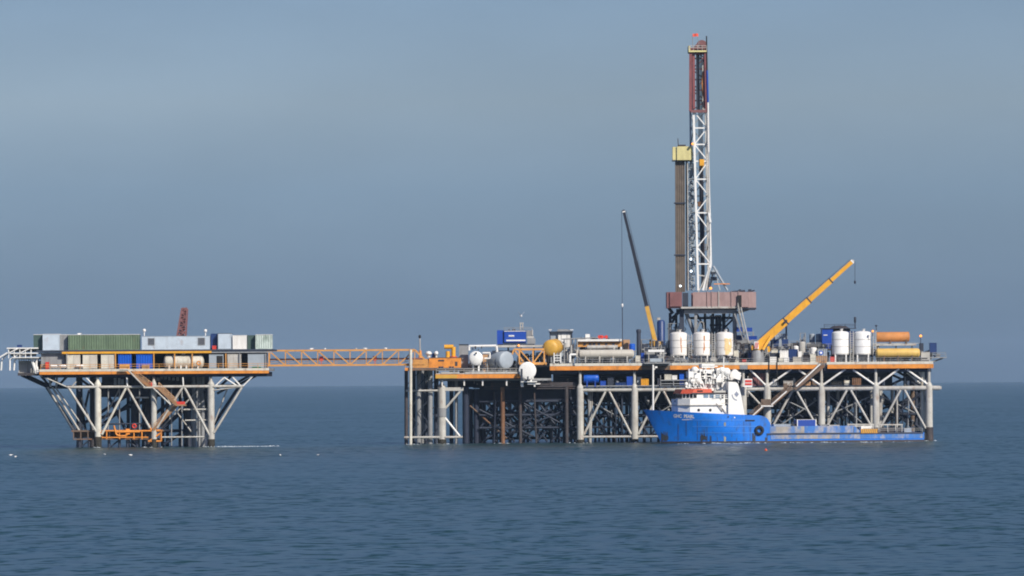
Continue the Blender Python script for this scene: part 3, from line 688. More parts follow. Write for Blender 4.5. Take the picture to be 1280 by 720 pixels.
# legs
ZB = ZD+(454.3-486.4)*.2                                              # the pale tubular beam under the deck
rows = (1.2, 13, 26, 39)
legx = [726, 794, 862, 930, 960, 1028, 1096, 1162.5]
for j, Y in enumerate(rows):
    for px in legx:
        x = XX(px, 510, 0)+(.25*(j) if px < 950 else -.25*j)
        if j == 0:
            r = .88 if px not in (960,) else .95
            q = MB(); q.tube((x,Y,-6), (x,Y,ZB+.6), r, n=22).tube((x,Y,ZB+.6), (x,Y,ZB+1.5), r, .42, n=22).tube((x,Y,ZB+1.5), (x,Y,ZD-1.2), .38, n=14).tube((x,Y,ZD-1.2), (x,Y,ZD-.75), .4, .75, n=14)
            lg = q.build('leg', M['legpale'], dp)
            MB().tube((x,Y,-3), (x,Y,ZZ(px,547.5+(px%7)*.4,0)), r+.06, n=20).build('marine_growth', M['growth'], lg)
        else:
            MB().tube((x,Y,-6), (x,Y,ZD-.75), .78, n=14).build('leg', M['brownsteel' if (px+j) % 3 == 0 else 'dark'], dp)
x = XX(1155, 510, 0)
MB().tube((x,3,-6), (x,3,ZD-1), .55, n=16).build('leg', M['cream'], dp)
MB().tube((XX(1162.5,510,0),1.2,-5), (XX(1162.5,510,0),1.2,ZZ(1160,534,0)), 1.0, n=20).build('leg_sleeve', M['brownsteel'], dp)
for px, Y in ((737,6),(1036,6),(1101,5),(1090,5.5),(1048,8)):
    MB().tube(P(px,562,Y), P(px,488,Y), .4).build('riser', M['palesteel' if px > 1000 else 'dark'], dp)
x0, x1 = XX(728,486,0), XX(1168,486,0)
MB().tube((x0,1.2,ZB), (XX(950,486,0),1.2,ZB), .52, n=14).build('horizontal_tube', M['legpale'], dp)
MB().tube((XX(950,486,0),1.2,ZB), (x1+1.6,1.2,ZB), .58, n=14).build('horizontal_tube', M['palesteel'], dp)
MB().tube((x0,1.2,ZB+.95), (XX(900,486,0),1.2,ZB+.95), .16).build('horizontal_tube', M['grey'], dp)
zb2 = ZD+(454.3-545)*.2
MB().tube((x0,1.2,zb2), (XX(950,486,0),1.2,zb2), .30).build('horizontal_tube', M['palesteel'], dp)
yb0 = .9
for i in range(7):
    a, c = legx[i], legx[i+1]
    if i == 3: continue
    xa, xc = XX(a,510,0), XX(c,510,0); xm = (xa+xc)/2; rr = .30
    zt = ZB-.45; zl = ZD+(454.3-(542 if i < 3 else 537))*.2
    m = M['legpale'] if i < 3 else M['palesteel']
    brace(dp, m, (xm-.5, yb0, zt), (xa+.9, yb0, zl), rr, n=10); brace(dp, m, (xm+.5, yb0, zt), (xc-.9, yb0, zl), rr, n=10)
    if i > 3:
        zt = ZD-1.55; zl = ZB+1.0
        brace(dp, M['white'], (xm-.8, yb0, zt), (xa+.5, yb0, zl), .26, n=10); brace(dp, M['white'], (xm+.8, yb0, zt), (xc-.5, yb0, zl), .26, n=10)
xa = XX(960,510,0); brace(dp, M['white'], (XX(938,462,0), yb0, ZD-1.5), (xa-.5, yb0, ZB+1.0), .26)
brace(dp, M['palesteel'], (XX(936,490,0), yb0, ZB-.6), (xa-1, yb0, ZD+(454.3-510)*.2), .28)
# shaded inner frames
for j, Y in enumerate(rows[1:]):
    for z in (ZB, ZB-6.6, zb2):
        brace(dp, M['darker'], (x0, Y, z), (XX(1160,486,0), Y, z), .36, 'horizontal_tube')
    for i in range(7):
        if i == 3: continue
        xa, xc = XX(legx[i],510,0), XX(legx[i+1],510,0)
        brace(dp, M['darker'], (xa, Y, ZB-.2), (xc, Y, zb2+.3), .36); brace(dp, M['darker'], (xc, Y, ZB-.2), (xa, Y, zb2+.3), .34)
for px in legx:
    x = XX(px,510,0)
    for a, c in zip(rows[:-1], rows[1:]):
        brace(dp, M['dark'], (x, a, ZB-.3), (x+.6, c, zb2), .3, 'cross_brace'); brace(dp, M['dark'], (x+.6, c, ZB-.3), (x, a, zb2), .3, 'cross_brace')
for i in range(14):
    a = 728+i*17 if i < 6 else 832+(i-6)*34; c = a+17 if i < 6 else a+34
    if 925 < c < 962: continue
    for t_, b_ in ((491,520), (520,547)):
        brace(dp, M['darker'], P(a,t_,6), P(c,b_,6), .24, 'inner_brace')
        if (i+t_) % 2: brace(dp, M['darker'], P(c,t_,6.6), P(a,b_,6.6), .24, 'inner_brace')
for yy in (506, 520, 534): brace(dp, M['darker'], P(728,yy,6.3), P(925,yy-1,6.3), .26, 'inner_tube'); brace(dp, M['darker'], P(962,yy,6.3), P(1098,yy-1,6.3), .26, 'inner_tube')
# conductors under the derrick and the wells on the right
rc = random.Random(9)
for gx0, gx1, n in ((742, 786, 8), (800, 925, 14), (968, 1024, 9), (1034, 1088, 10)):
    for i in range(n):
        px = gx0+(gx1-gx0)*(i+.5)/n+rc.uniform(-1.5, 1.5); Y = rc.choice((8, 11, 16, 19, 23, 30, 34))
        x = XX(px, 510, Y); MB().tube((x, Y, -5), (x, Y, ZB+1), rc.choice((.22, .3, .4)), n=10).build('conductor', M[rc.choice(('darker','dark','dark','brownsteel'))], dp)
# dark sheets and girders in the shade between the decks
MB().box(XX(692,470,7), XX(1094,470,7), 9, 9.3, ZB+.6, ZD-.8).build('shade_bulkhead', M['darker'], dp)  # dark sheet in place of equipment lost in the under-deck shade
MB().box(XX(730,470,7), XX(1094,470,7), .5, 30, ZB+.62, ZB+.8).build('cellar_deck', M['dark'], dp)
for a, c, t_, d_, Y in ((735,925,489,503,10), (800,1000,490,512,24), (966,1092,489,501,11), (1002,1026,489,535,14), (735,925,489,499,30), (1082,1092,489,538,9), (866,930,489,535,20)):
    MB().pbox(a, c, t_, d_, Y, Y+.4).build('plate_girder', M['darker'], dp)
MB().pbox(1096, 1108, 463.5, 484, 12, 12.4).pbox(1130, 1158, 463.5, 482.5, 30, 30.4).pbox(1098, 1116, 464, 484, 26, 26.4).build('shade_bulkhead', M['dark'], dp)
for p, q in (((1110,466),(1150,484)), ((1150,464),(1112,482)), ((1120,463),(1160,486)), ((1100,500),(1160,520)), ((1100,512),(1158,492)), ((1104,492),(1130,520)), ((1108,540),(1152,503))):
    brace(dp, M['dark'], P(*p,24), P(*q,24), .3)
for p, q in (((1148,463),(1158,478)), ((1134,466),(1160,486)), ((1152,490),(1154,512)), ((1154,512),(1140,506)), ((1126,540),(1144,533))):
    brace(dp, M['white'], P(*p,6), P(*q,6), .17)
for px, Y, m in ((1121,8,'brownsteel'), (1142,20,'brown'), (1146,14,'dark'), (1116,16,'palesteel')):
    MB().tube(P(px,560,Y), P(px,488,Y), .42 if m != 'brown' else .75, n=12).build('riser', M[m], dp)
MB().box(XX(1164,486,0), XX(1178,486,0), 1, 4, ZB-.3, ZB+.45).build('walkway_stub', M['palesteel'], dp)
bits = MB(); bits2 = MB()
for i in range(70):
    px = rc.uniform(738, 1150); Y = rc.uniform(3, 8); s_ = rc.uniform(.8, 3); pt = rc.uniform(470, 479)
    (bits if i % 3 else bits2).pbox(px, px+s_, pt, 481.5 if rc.random() < .6 else pt+rc.uniform(1, 3), Y, Y+rc.uniform(.5, 1.5))
bits.build('piping', M['grey'], dp)['kind'] = 'stuff'; bits2.build('valve_set', M['white'], dp)['kind'] = 'stuff'
pi = MB()
for t_, Y, r in ((466,6,.2), (468.4,7,.3), (471,5,.16), (476,6.5,.22)):
    pi.tube(P(700,t_+1.4,Y), P(1092,t_-1,Y), r)
pi.build('pipe_run', M['dark'], dp)
lr = random.Random(4)
rg = MB()
for i in range(150):                                                   # rigging, ladders and pipe bits that catch light inside the jacket
    px, py, Y = lr.uniform(735, 1155), lr.uniform(490, 543), lr.uniform(3, 8)
    dx, dy = lr.uniform(-2, 2), lr.uniform(2, 9); rg.tube(P(px,py,Y), P(px+dx,py+dy,Y+1), lr.uniform(.1, .3), n=6)
rg.build('rigging', M['grey'], dp)['kind'] = 'stuff'
for i in range(22):
    px = lr.uniform(735, 1150); Y = lr.uniform(2.5, 6)
    if 925 < px < 960: continue
    MB().tube(P(px,560,Y), P(px+lr.uniform(-3, 3),488,Y), lr.uniform(.12, .22), n=8).build('caisson', M[lr.choice(('grey','palesteel','dark'))], dp)
for p, q in (((966,492),(1024,520)), ((1034,520),(1092,494)), ((1100,494),(1156,522)), ((970,536),(1022,500)), ((1036,494),(1090,538)), ((735,500),(790,530)), ((800,530),(858,496))):
    brace(dp, M['grey'], P(*p,4.5), P(*q,4.5), .17, 'inner_brace')
# mezzanine deck (pipe rack level) behind the front row
ZM = ZD+(454.3-436)*.2
MB().box(XX(842,436,18), XX(1100,436,18), 16, 41.5, ZM-.4, ZM).build('mezzanine_deck', M['brownsteel'], dp)
mm = MB()
for px in range(845, 1100, 18): mm.pbox(px-.7, px+.7, 437.8, 453.8, 16.3, 16.8)
mm.pbox(842, 1100, 444, 445.5, 16.2, 16.4); mm.build('mezzanine_post', M['dark'], dp)
MB().pbox(950, 1000, 434.5, 437.8, 15.6, 15.98).build('mezzanine_fascia', M['brown'], dp)
MB().rail([(XX(950,436,16), 16.05, ZM), (XX(1098,436,16), 16.05, ZM)], h=1.2, r=.05).build('railing', M['grey'], dp)
# stair down to the boat
st = MB(); r1 = MB()
flight(st, r1, (1031,456), (994,486), -1.9); flight(st, r1, (990,484), (966,505), -1.9); flight(st, r1, (955,507), (938,522), -1.9)
st.pbox(953, 967, 505.5, 507.5, -1.9, -.2); st.pbox(987, 996, 485, 487, -1.9, -.2)
st.build('staircase', M['brown'], dp); r1.build('stair_railing', M['brown'], dp)
MB().bar(P(1026,455,-2.1), P(996,483,-2.1), .32).bar(P(984,489,-2.1), P(965,506,-2.1), .3).bar(P(954,508,-2.1), P(941,520,-2.1), .3).bar(P(952,507.5,-2.1), P(967,507.5,-2.1), .3).build('stair_stringer', M['white'], dp)
MB().pbox(980, 985, 479, 487, -1.7, -1.6).pbox(952, 964, 499, 505.5, -1.6, -1.5).build('stair_panel', M['brown'], dp)
# right end outrigger
MB().pbox(1160, 1184, 446.4, 447.6, 4, 10).build('end_platform', M['grey'], dp)
MB().rail([P(1166,446.3,4.1), P(1183,446.3,4.1)], h=1.1).build('railing', M['grey'], dp)
MB().pbox(1100, 1160, 447.5, 449, 3, 8).pbox(1100, 1162, 450.5, 452, 3, 9).build('pipe_rack', M['brownsteel'], dp)
brace(dp, M['grey'], P(1162,454,5), P(1180,447.5,5), .2)

# ================================================================ equipment on the production platform
ZP = ZZ(600, 466.2, -2.5); ZBD = ZZ(550, 460, -1); ZU = ZZ(640, 456, 10)
oh = thing('engine_house', 'orange steel engine house with dark louvres at the footbridge end', 'engine house', (XX(555,450,0), 3, ZBD))
X0, X1 = XX(537,450,0), XX(577,450,0); zt = ZZ(557,447.5,0)
MB().box(X0, X1, 0, 7, ZBD+.05, zt).build('body', M['orange'], oh)
MB().box(X0-4.1, X0-.05, .3, 6, ZBD+.05, zt-.2).build('annex', M['bridgeorange'], oh)
MB().box(X0-.1, X1+.1, -.1, 7.1, zt+.002, zt+.16).build('roof', M['brown'], oh)
for a, c, t_, b_ in ((548.5,556,449.8,451.6), (549,551.5,458,460), (552,555,458,460), (562,564.5,458,460), (565.5,568,458,460)):
    MB().pbox(a, c, t_, b_, -.08, -.01).build('louvre', M['dark'], oh)
MB().pbox(569.5, 572.5, 452, 457.5, -.08, -.01).build('door', M['brownsteel'], oh)
ex = MB(); ex.path([P(567.5,447.5,2), P(567.5,433.5,2), P(556,433.5,2)], .55, 12); ex.tube(P(560.5,447.5,2.5), P(560.5,439,2.5), .55, n=12)
ex.build('exhaust', M['yellow'], oh)
MB().tube(P(567.5,447.3,2), P(567.5,445.5,2), .9, n=14).build('exhaust_collar', M['red'], oh)
for px, r in ((536.5, .8), (546, .5)):
    zt_ = zt+.16
    single(MB().lathe([(r*.55,0),(r*.55,.7),(r,.75),(r,1.2),(r*.7,1.5),(.05,1.6)], (XX(px,445,3), 3, zt_)), 'roof_vent', M['white'],
           'white mushroom vent at the left end of the orange house roof' if px < 540 else 'slim white mushroom vent near the middle of the orange house roof', 'vent')
container(540, 544.5, 441.5, 3.5, 1.4, M['navy'], 'small dark box between the two white roof vents', 'box', zb=zt+.17, name='control_box', corr=False)
mp_ = thing('signal_mast', 'thin pale mast with black tip beside the footbridge end', 'mast', P(526,447,1))
MB().tube(P(526,449,1), P(525.4,423,1), .16).build('pole', M['palesteel'], mp_)
MB().lathe([(.1,0),(.32,.2),(.32,.7),(.1,.9)], P(525.4,423,1), n=10).build('lamp', M['black'], mp_)
MB().tube(P(526,449,1), P(526,438,1), .5, .3).build('base', M['orange'], mp_)
gs = thing('cooling_tower', 'plain grey steel tower between the orange house and white round tank', 'tower', (XX(579,450,4), 5, ZP))
MB().pbox(574.5, 586, 431, 466.2, 3, 9).build('casing', M['grey'], gs)
MB().pbox(574.2, 586.3, 430.2, 430.9, 2.8, 9.2).build('cap', M['dark'], gs)
MB().pbox(575.5, 585, 460, 462.5, 2.9, 2.98).build('hatch', M['dark'], gs)
# round white tanks seen end on
def endtank(name, label, px, py, rp, Y, L, zb, m, ped=None, yaw=0.0, cat='tank', bulge=.4):
    r = rp*k(Y); p = P(px, py, Y); d = Vector((math.sin(yaw), math.cos(yaw), 0)); q = p+d*L
    t_ = thing(name, label, cat, (p.x+d.x*L/2, p.y+d.y*L/2, zb))
    MB().dish(p, q, r, 32, bulge).build('shell', m, t_)
    s = MB()
    for f in (.2, .8):
        e = p.lerp(q, f); s.bar(Vector((e.x-r*.4, e.y, zb)), Vector((e.x-r*.4, e.y, e.z-r*.7)), .4); s.bar(Vector((e.x+r*.4, e.y, zb)), Vector((e.x+r*.4, e.y, e.z-r*.7)), .4)
        s.box(e.x-r*.7, e.x+r*.7, e.y-.2, e.y+.2, e.z-r*.92, e.z-r*.62)
    s.build('saddle', ped or m, t_)
    return t_
e1 = endtank('round_tank', 'smaller white round tank on a white pedestal right of the grey tower', 595.5, 447.8, 9, -1, 5, ZP+.25, M['clean_white'])
MB().box(XX(587,464,-1), XX(606,464,-1), -2.2, 5, ZP, ZP+.45).build('plinth', M['clean_white'], e1)
MB().lathe([(.24,0),(.24,.3)], P(595.8,441.3,-1.9), (0,-1,0), 12).build('nozzle', M['black'], e1)
pp1 = MB(); pp1.path([P(587,438,0), P(587,432.8,0), P(621,432.2,0), P(622,440,0)], .32, 10); pp1.path([P(606,448,1), P(613,448,1), P(613,441,1), P(604,441,1)], .2)
pp1.build('pipework', M['white'], e1)
vl = MB()
for px, py, s_ in ((591,436,1.4), (594,434.5,1.8), (598,437,1), (602,434.5,1.2)): vl.pbox(px, px+s_, py-s_, py+s_, -.6, .4)
vl.build('valve', M['brownsteel'], e1)
e2 = endtank('round_tank', 'larger white round tank hanging past the end of the short orange deck edge', 660, 463.3, 11, -3.2, 7, ZZ(660,476.5,-3.2), M['clean_white'], bulge=.16)
MB().box(XX(651,476,-3), XX(672,476,-3), -4.0, 4.2, ZZ(660,477.8,-3.2), ZZ(660,476.5,-3.2)).build('plinth', M['clean_white'], e2)
MB().box(XX(660,480,-3), XX(676,480,-3), -3.4, 4, ZZ(660,480.6,-3.2), ZZ(660,479,-3.2)).box(XX(652,480,-3), XX(655,480,-3), -3.2, 4, ZZ(660,483.4,-3.2), ZZ(660,478,-3.2)).box(XX(668,480,-3), XX(670,480,-3), -3.2, 4, ZZ(660,483.4,-3.2), ZZ(660,480.6,-3.2)).build('support', M['white'], e2)
MB().box(XX(651.5,470,-3), XX(654,470,-3), -5, -4.2, ZZ(652,475,-3.2), ZZ(652,461,-3.2)).box(XX(659.5,472,-3), XX(661.5,472,-3), -5.2, -4.4, ZZ(660,475,-3.2), ZZ(660,470.5,-3.2)).build('ladder_bracket', M['dark'], e2)
e3 = endtank('round_tank', 'big blue grey dished tank under the blue control cabin', 633.5, 450, 11, 2, 8, ZP, M['bluegrey'], yaw=-.62, bulge=.2)
MB().tube(P(648,457,7), P(670,456.5,7), .75, n=14).build('outlet_pipe', M['palesteel'], e3)
MB().pbox(616, 644, 438, 441, 3.5, 9).build('cradle_beam', M['dark'], e3)
for i, (a, c, t_, m, lab) in enumerate(((604,612,443,'tan','tan pump frame between the white round tank and the blue grey tank'), (606,614,452,'grey','low grey pump set right of the white round tank'))):
    container(a, c, t_, 5+i, 2, M[m], lab, 'pump', zb=ZP, name='pump_set', corr=False)
# roof beam with the blue control cabin
cb = thing('control_cabin', 'dark blue control cabin with white lettering strip and stripe high above the deck', 'control cabin', (XX(640,425,8), 10, ZU))
for px in (622, 636, 652, 668, 684): MB().pbox(px-1, px+1, 434, 456.4, 9, 10).build('post', M['dark'], cb)
MB().pbox(620, 690, 431.3, 434, 6, 16).build('floor_beam', M['palesteel'], cb)
MB().pbox(622, 658.5, 413, 429.5, 7, 13).build('body', M['navy'], cb)
MB().pbox(622, 629, 412.8, 430.2, 6.6, 6.98).build('side_panel', M['blue'], cb)
MB().pbox(631, 658, 414.5, 427.8, 6.4, 6.95).build('sign_panel', M['blue'], cb)
MB().pbox(631, 658, 413.6, 414.3, 6.3, 7).build('roof_edge', M['white'], cb)
tx = MB(); xq = 636.5
for w_ in (1.3, 1.1, 1.3, 1.0, 1.2, 1.2): tx.pbox(xq, xq+w_-.25, 418.8, 420.8, 6.3, 6.38); xq += w_
tx.build('lettering', M['clean_white'], cb)
MB().pbox(633.5, 657.5, 424.6, 426.4, 6.3, 6.39).build('stripe', M['clean_white'], cb)
MB().pbox(623, 669, 430, 431.2, 6.8, 15).build('floor', M['dark'], cb)
MB().pbox(659, 667, 412.8, 420, 8, 13).pbox(660, 670, 423, 429.8, 8, 13).build('rear_module', M['grey'], cb)
MB().pbox(659, 668, 420.2, 422.8, 8, 13).pbox(665.5, 667, 412, 419, 7.8, 7.98).build('rear_panel', M['palesteel'], cb)
MB().rail([P(631,413.4,8), P(666,413.2,8)], h=.8).build('railing', M['grey'], cb)
MB().pbox(641, 645, 411, 413.2, 9, 10).pbox(636, 638, 411.8, 413.2, 9, 10).build('roof_box', M['brownsteel'], cb)
single(MB().tube(P(651,413,9), P(651,404,9), .15).tube(P(654,413,9), P(654,404,9), .15).bar(P(650.5,405,9), P(655,405,9), .15).bar(P(650.5,408.5,9), P(655,408.5,9), .15).pbox(650, 655.5, 403.2, 404, 8.8, 9.3), 'antenna', M['palesteel'], 'small grey antenna frame on the control cabin roof', 'antenna')
def lamp(px, py, Y, label, gm='lamp_amber', pole=None, r=.27):
    t_ = thing('floodlight', label, 'lamp', P(px, py, Y), 'lit lamps on the platforms')
    MB().lathe([(.05,0),(r,.1),(r,.3),(.05,.42)], P(px,py,Y-.2), (0,-1,0), 12).build('lens', M[gm], t_)
    MB().lathe([(r*.5,0),(r*1.15,.25),(r*1.15,.5)], P(px,py,Y+.3), (0,-1,0), 12).build('housing', M['dark'], t_)
    if pole: MB().tube(P(px,py,Y+.2), P(px,pole,Y+.2), .09).build('pole', M['dark'], t_)
lamp(649, 432, 5.6, 'amber lamp glowing under the blue control cabin')
# orange truss gantry
tg = thing('truss_gantry', 'short orange truss gantry between the blue grey tank and ochre tank', 'gantry', P(664,456,4))
for Y in (3, 6):
    MB().bar(P(643,436.8,Y), P(681,436.6,Y), .5).build('top_chord', M['bridgeorange'], tg); MB().bar(P(650,454.5,Y), P(684,454.3,Y), .6).build('bottom_chord', M['bridgeorange'], tg)
    MB().bar(P(643,437,Y), P(641,443,Y), .4).build('end_post', M['bridgeorange'], tg)
    for i, px in enumerate((650, 667, 681)): MB().bar(P(px,437,Y), P(px,454,Y), .35).build('upright', M['bridgeorange'], tg)
    for p, q in (((650,437),(665,454)), ((667,454),(680,437)), ((644,438),(655,452))): MB().bar(P(*p,Y), P(*q,Y), .3).build('diagonal', M['bridgeorange'], tg)
MB().pbox(650, 684, 454.9, 457, 3, 6).build('walkway', M['brown'], tg)
# ochre tank, silver shed
htank('storage_tank', 'ochre yellow dished tank standing left of the silver shed', P(689,434.8,3), P(694.5,433.6,8.5), 10*k(4), M['ochre'], ZZ(690,452.5,3), saddles=(.15,.85), sm=M['grey'])
sh = thing('shed', 'silver panelled shed with dark roof rising behind the ochre tank', 'shed', (XX(702,435,16), 18, ZD))
MB().pbox(688, 716, 415.5, 455, 16, 24).build('wall', M['bluegrey'], sh)
for a, c in ((698.5,702), (702.5,709), (709.5,713.5)): MB().pbox(a, c, 417, 434, 15.8, 15.98).build('panel', M['white'], sh)
MB().pbox(687, 717, 414.2, 415.4, 15, 25).build('roof', M['dark'], sh)
rf = MB(); a0, a1, a2 = P(697,414.1,15), P(717,414.1,15), P(704,411.6,15)
rf.prism([(a0.x,a0.z+.02),(a1.x,a1.z+.02),(a2.x+1.2,a2.z),(a2.x-1.2,a2.z)], 15.2, 24); rf.build('gable', M['grey'], sh)
for a, c in ((688,689), (697.5,698.3), (715,716.3)): MB().pbox(a, c, 415.5, 453, 15.4, 15.8).build('post', M['dark'], sh)
for px, lab in ((688.5,'white lamp arm at the left corner of the silver shed roof'), (715.5,'white lamp arm at the right corner of the silver shed roof')):
    single(MB().pbox(px-2, px+2, 411.7, 412.6, 15.4, 15.8).pbox(px-.25, px+.25, 412.6, 414.15, 15.5, 15.7), 'lamp_arm', M['white'], lab, 'lamp')
pr = thing('pipe_manifold', 'grey tangle of pipes and valves right of the ochre tank', 'pipework', (XX(712,445,8), 9, ZD))
rr = random.Random(3)
for n_, m_ in (('pipe', 'grey'), ('pipe', 'palesteel'), ('valve', 'dark')):
    q = MB()
    for i in range(14):
        px, py, Y = rr.uniform(700, 724), rr.uniform(428, 450), rr.uniform(7, 12)
        if n_ == 'valve': q.pbox(px, px+1.6, py-1.2, py+1.2, Y, Y+.6)
        else: q.path([P(px,py,Y), P(px,min(453.8, py+rr.uniform(4, 14)),Y), P(px+rr.uniform(-6, 6),min(453.8, py+8),Y)], rr.uniform(.1, .24), 8)
    if n_ == 'pipe' and m_ == 'grey':
        for px in (706, 714, 722): q.tube(P(px,424,7), P(px,454,7), .18)
        q.tube(P(703,424,7), P(748,422,7), .16)
    q.build(n_, M[m_], pr)
single(MB().ladder(P(697.5,453.8,-.6), P(697.5,441,-.6), .55*3, r=.12), 'ladder', M['clean_white'], 'white vertical ladder below the ochre tank', 'ladder')
single(MB().path([P(713,453,-.4), P(713,443.4,-.4), P(721,443.2,-.4)], .3, 10), 'pipe', M['clean_white'], 'white bent pipe at the left end of the long beige tank', 'pipe')
# beige tanks and orange module
ht = htank('storage_tank', 'long beige horizontal tank on the main deck under the orange module', P(726,442.6,2), P(791,442.2,2), 5.4*k(2), M['beige'], ZD, saddles=(.1,.37,.63,.9), sm=M['palesteel'])
MB().tube(P(722,437,2), P(722,446,2), .35).tube(P(768,436.5,2), P(768,434,2), .2).build('nozzle', M['beige'], ht)
htank('storage_tank', 'short pale pipe shaped tank above the long beige tank', P(735,434.2,6), P(772,433.8,6), 2.6*k(6), M['palesteel'], ZD, saddles=(.1,.9), sm=M['grey'])
om = thing('orange_module', 'tan and orange equipment module with white top beam and black openings', 'equipment module', (XX(755,432,12), 14, ZD))
MB().pbox(722, 779.5, 427, 433.5, 11, 18).build('wall', M['bridgeorange'], om)
MB().pbox(722, 778, 424, 426.6, 10, 18).build('top_beam', M['white'], om)
MB().pbox(780, 788, 424.5, 437.5, 10.4, 18).build('end_panel', M['tan'], om)
for px in (730, 737, 742, 748, 757, 766): MB().pbox(px, px+3, 428.8, 431.4, 10.8, 10.98).build('opening', M['dark'], om)
for px in (724, 744, 764, 782): MB().pbox(px-.8, px+.8, 434, 454, 11, 12).build('post', M['grey'], om)
MB().pbox(724, 786, 437.5, 439, 11, 17).build('base_beam', M['dark'], om)
MB().pbox(776, 780, 433.5, 438, 10.5, 10.9).build('cover', M['white'], om)
container(732.5, 738, 417.5, 12, 2, M['white'], 'small white box on the left of the orange module roof', 'box', zb=ZZ(735,424,12)+.02, name='control_box', corr=False)
rv = thing('valve_assembly', 'red valve assembly lying on the orange module roof', 'valve', P(754,424,12))
MB().tube(P(749,421.2,12), P(760,421.2,12), .2).build('pipe', M['red'], rv)
for px in (750, 753, 758.5): MB().lathe([(.42,0),(.42,.2)], P(px,421,11.8), (0,-1,0), 14).tube(P(px,421,12), P(px,424,12), .15).build('handwheel', M['red'], rv)
def drum(name, label, px0, px1, t_, zb, Y, m, cat='drum', band=None, dome=.15, cone=None):
    x0, x1 = XX(px0,t_,Y), XX(px1,t_,Y); r = (x1-x0)/2; c = Vector(((x0+x1)/2, Y+r, zb)); h = ZZ((px0+px1)/2,t_,Y)-zb
    o = thing(name, label, cat, c)
    MB().lathe([(r*.97,0),(r,.05),(r,h-r*dome-.02)]+[(r*math.cos(a), h-r*dome+r*dome*math.sin(a)) for a in (0,.3,.6,.9,1.2,1.5)], c, n=22).build('shell', m, o)
    b_ = MB()
    for f in (.3, .62): b_.lathe([(r,0),(r*1.05,.03),(r*1.05,.14),(r,.17)], c+Vector((0,0,h*f)), n=22)
    b_.build('band', band or m, o); return o
drum('drum', 'royal blue drum right of the long beige tank, pale lid', 787, 794.5, 429.5, ZZ(790,438,3), 3, M['brightblue'])
single(MB().pbox(785, 796, 438.1, 439.5, 2.5, 7).pbox(785.5, 786.3, 439.5, 454, 2.6, 3).pbox(794.6, 795.4, 439.5, 454, 2.6, 3), 'drum_stand', M['grey'], 'grey steel stand under the royal blue drum', 'stand')
sk_ = thing('exhaust_stack', 'dark slate exhaust stack with round cap left of the dark blue crane', 'stack', (XX(799,430,6), 6, ZD))
MB().tube(Vector((XX(799,452,6), 6, ZD)), P(799,415,6), .52, n=14).build('pipe', M['dark'], sk_)
MB().lathe([(.6,0),(.62,.3),(.62,.7),(.4,.9)], P(799,416,6), n=14).build('cap', M['dark'], sk_)
container(795, 801, 444.5, 1, 2, M['cream'], 'cream locker at the right end of the long beige tank', 'locker', zb=ZD, name='locker', corr=False)
container(802, 806, 441, 2, 1.5, M['blue'], 'small royal blue locker right of the cream locker', 'locker', zb=ZD, name='locker', corr=False)
# ---- telescopic cranes
def hydcrane(name, label, base, j1, tip, zb, m1, m2, w1, w2, Y, hook=None, segs=(.0,.3,.62,1), shift=0):
    c = thing(name, label, 'crane', (P(*base,Y).x, Y, zb))
    B = P(*base,Y); T = P(*tip,Y); B.y = T.y = Y
    MB().lathe([(1.5,0),(1.5,max(.4,B.z-zb-1.2)),(1.1,max(.6,B.z-zb-.6))], (B.x+shift,Y,zb), n=18).build('pedestal', M['grey'], c)
    MB().box(B.x-1.5, B.x+1.3, Y-1.3, Y+1.3, B.z-.9, B.z+.2).build('turntable', m1, c)
    n = len(segs)-1
    for i in range(n):
        p = B.lerp(T, segs[i]); q = B.lerp(T, segs[i+1]); ww = w1+(w2-w1)*i/max(1, n-1)
        o = MB().bar(p, q, ww*.8, ww).build('boom_section', m1 if i < j1 else m2, c)
        d = (q-p).normalized(); MB().bar(q-d*.3, q+d*.02, ww*.86, ww*1.12).build('collar', M['dark'] if i < n-1 else M['white'], o)
    d = (T-B).normalized()
    up = Vector((0,-1,0)).cross(d) if d.x > 0 else d.cross(Vector((0,-1,0)))
    MB().bar(B.lerp(T,.02)-Vector((0,.0,.7))+Vector((d.x*1.6,0,0)), B.lerp(T,.17)-Vector((0,0,.35)), .5).build('luffing_ram', m1, c)
    MB().lathe([(.38,-.35),(.42,-.3),(.3,0),(.42,.3),(.38,.35)], T, (0,1,0), 16).build('sheave', M['palesteel'] if j1 > 1 else M['dark'], c)
    MB().tube(B.lerp(T,.05)+up*(w1*.62), T+up*(w2*.7), .06, n=5).build('hoist_rope', M['dark'], c)
    if hook:
        h = P(*hook,Y); x = T.x+(-.5 if d.x < 0 else .55)
        MB().tube((x,Y,T.z), (x,Y,h.z), .06, n=5).build('hook_rope', M['dark'], c)
        MB().lathe([(.1,0),(.26,.3),(.26,.7),(.1,.9)], (x,Y,h.z-.6), n=10).build('hook_block', M['white'] if j1 == 1 else M['dark'], c)
        return c, Vector((x,Y,h.z))
    return c, None
c1, hk = hydcrane('crane', 'crane with steep dark blue upper boom and yellow lower boom left of the derrick', (820,428), 1, (780.3,264), ZD, M['ochre'], M['boomnavy'], 1.3, .85, 9, hook=(780,381), segs=(0,.285,.62,.82,1))
MB().tube(hk-Vector((0,0,.6)), Vector((hk.x, hk.y, ZD+.5)), .1, n=6).build('load_line', M['dark'], c1)
c2, hk2 = hydcrane('crane', 'bright yellow crane with slanting telescopic boom right of the derrick', (947.5,433), 3, (1066.5,326.5), ZD, M['yellow'], M['yellow'], 1.95, .95, 3, hook=(1068,352), segs=(0,.30,.545,.775,1), shift=0)
MB().pbox(943.5, 949, 427, 436, 1.2, 1.9).build('counterweight', M['clean_white'], c2)
q = MB()
for i in range(3): q.bar(P(944+i*1.6,435.5,1.1), P(945.6+i*1.6,428,1.1), .14, .1)
q.build('hazard_stripe', M['red'], c2)
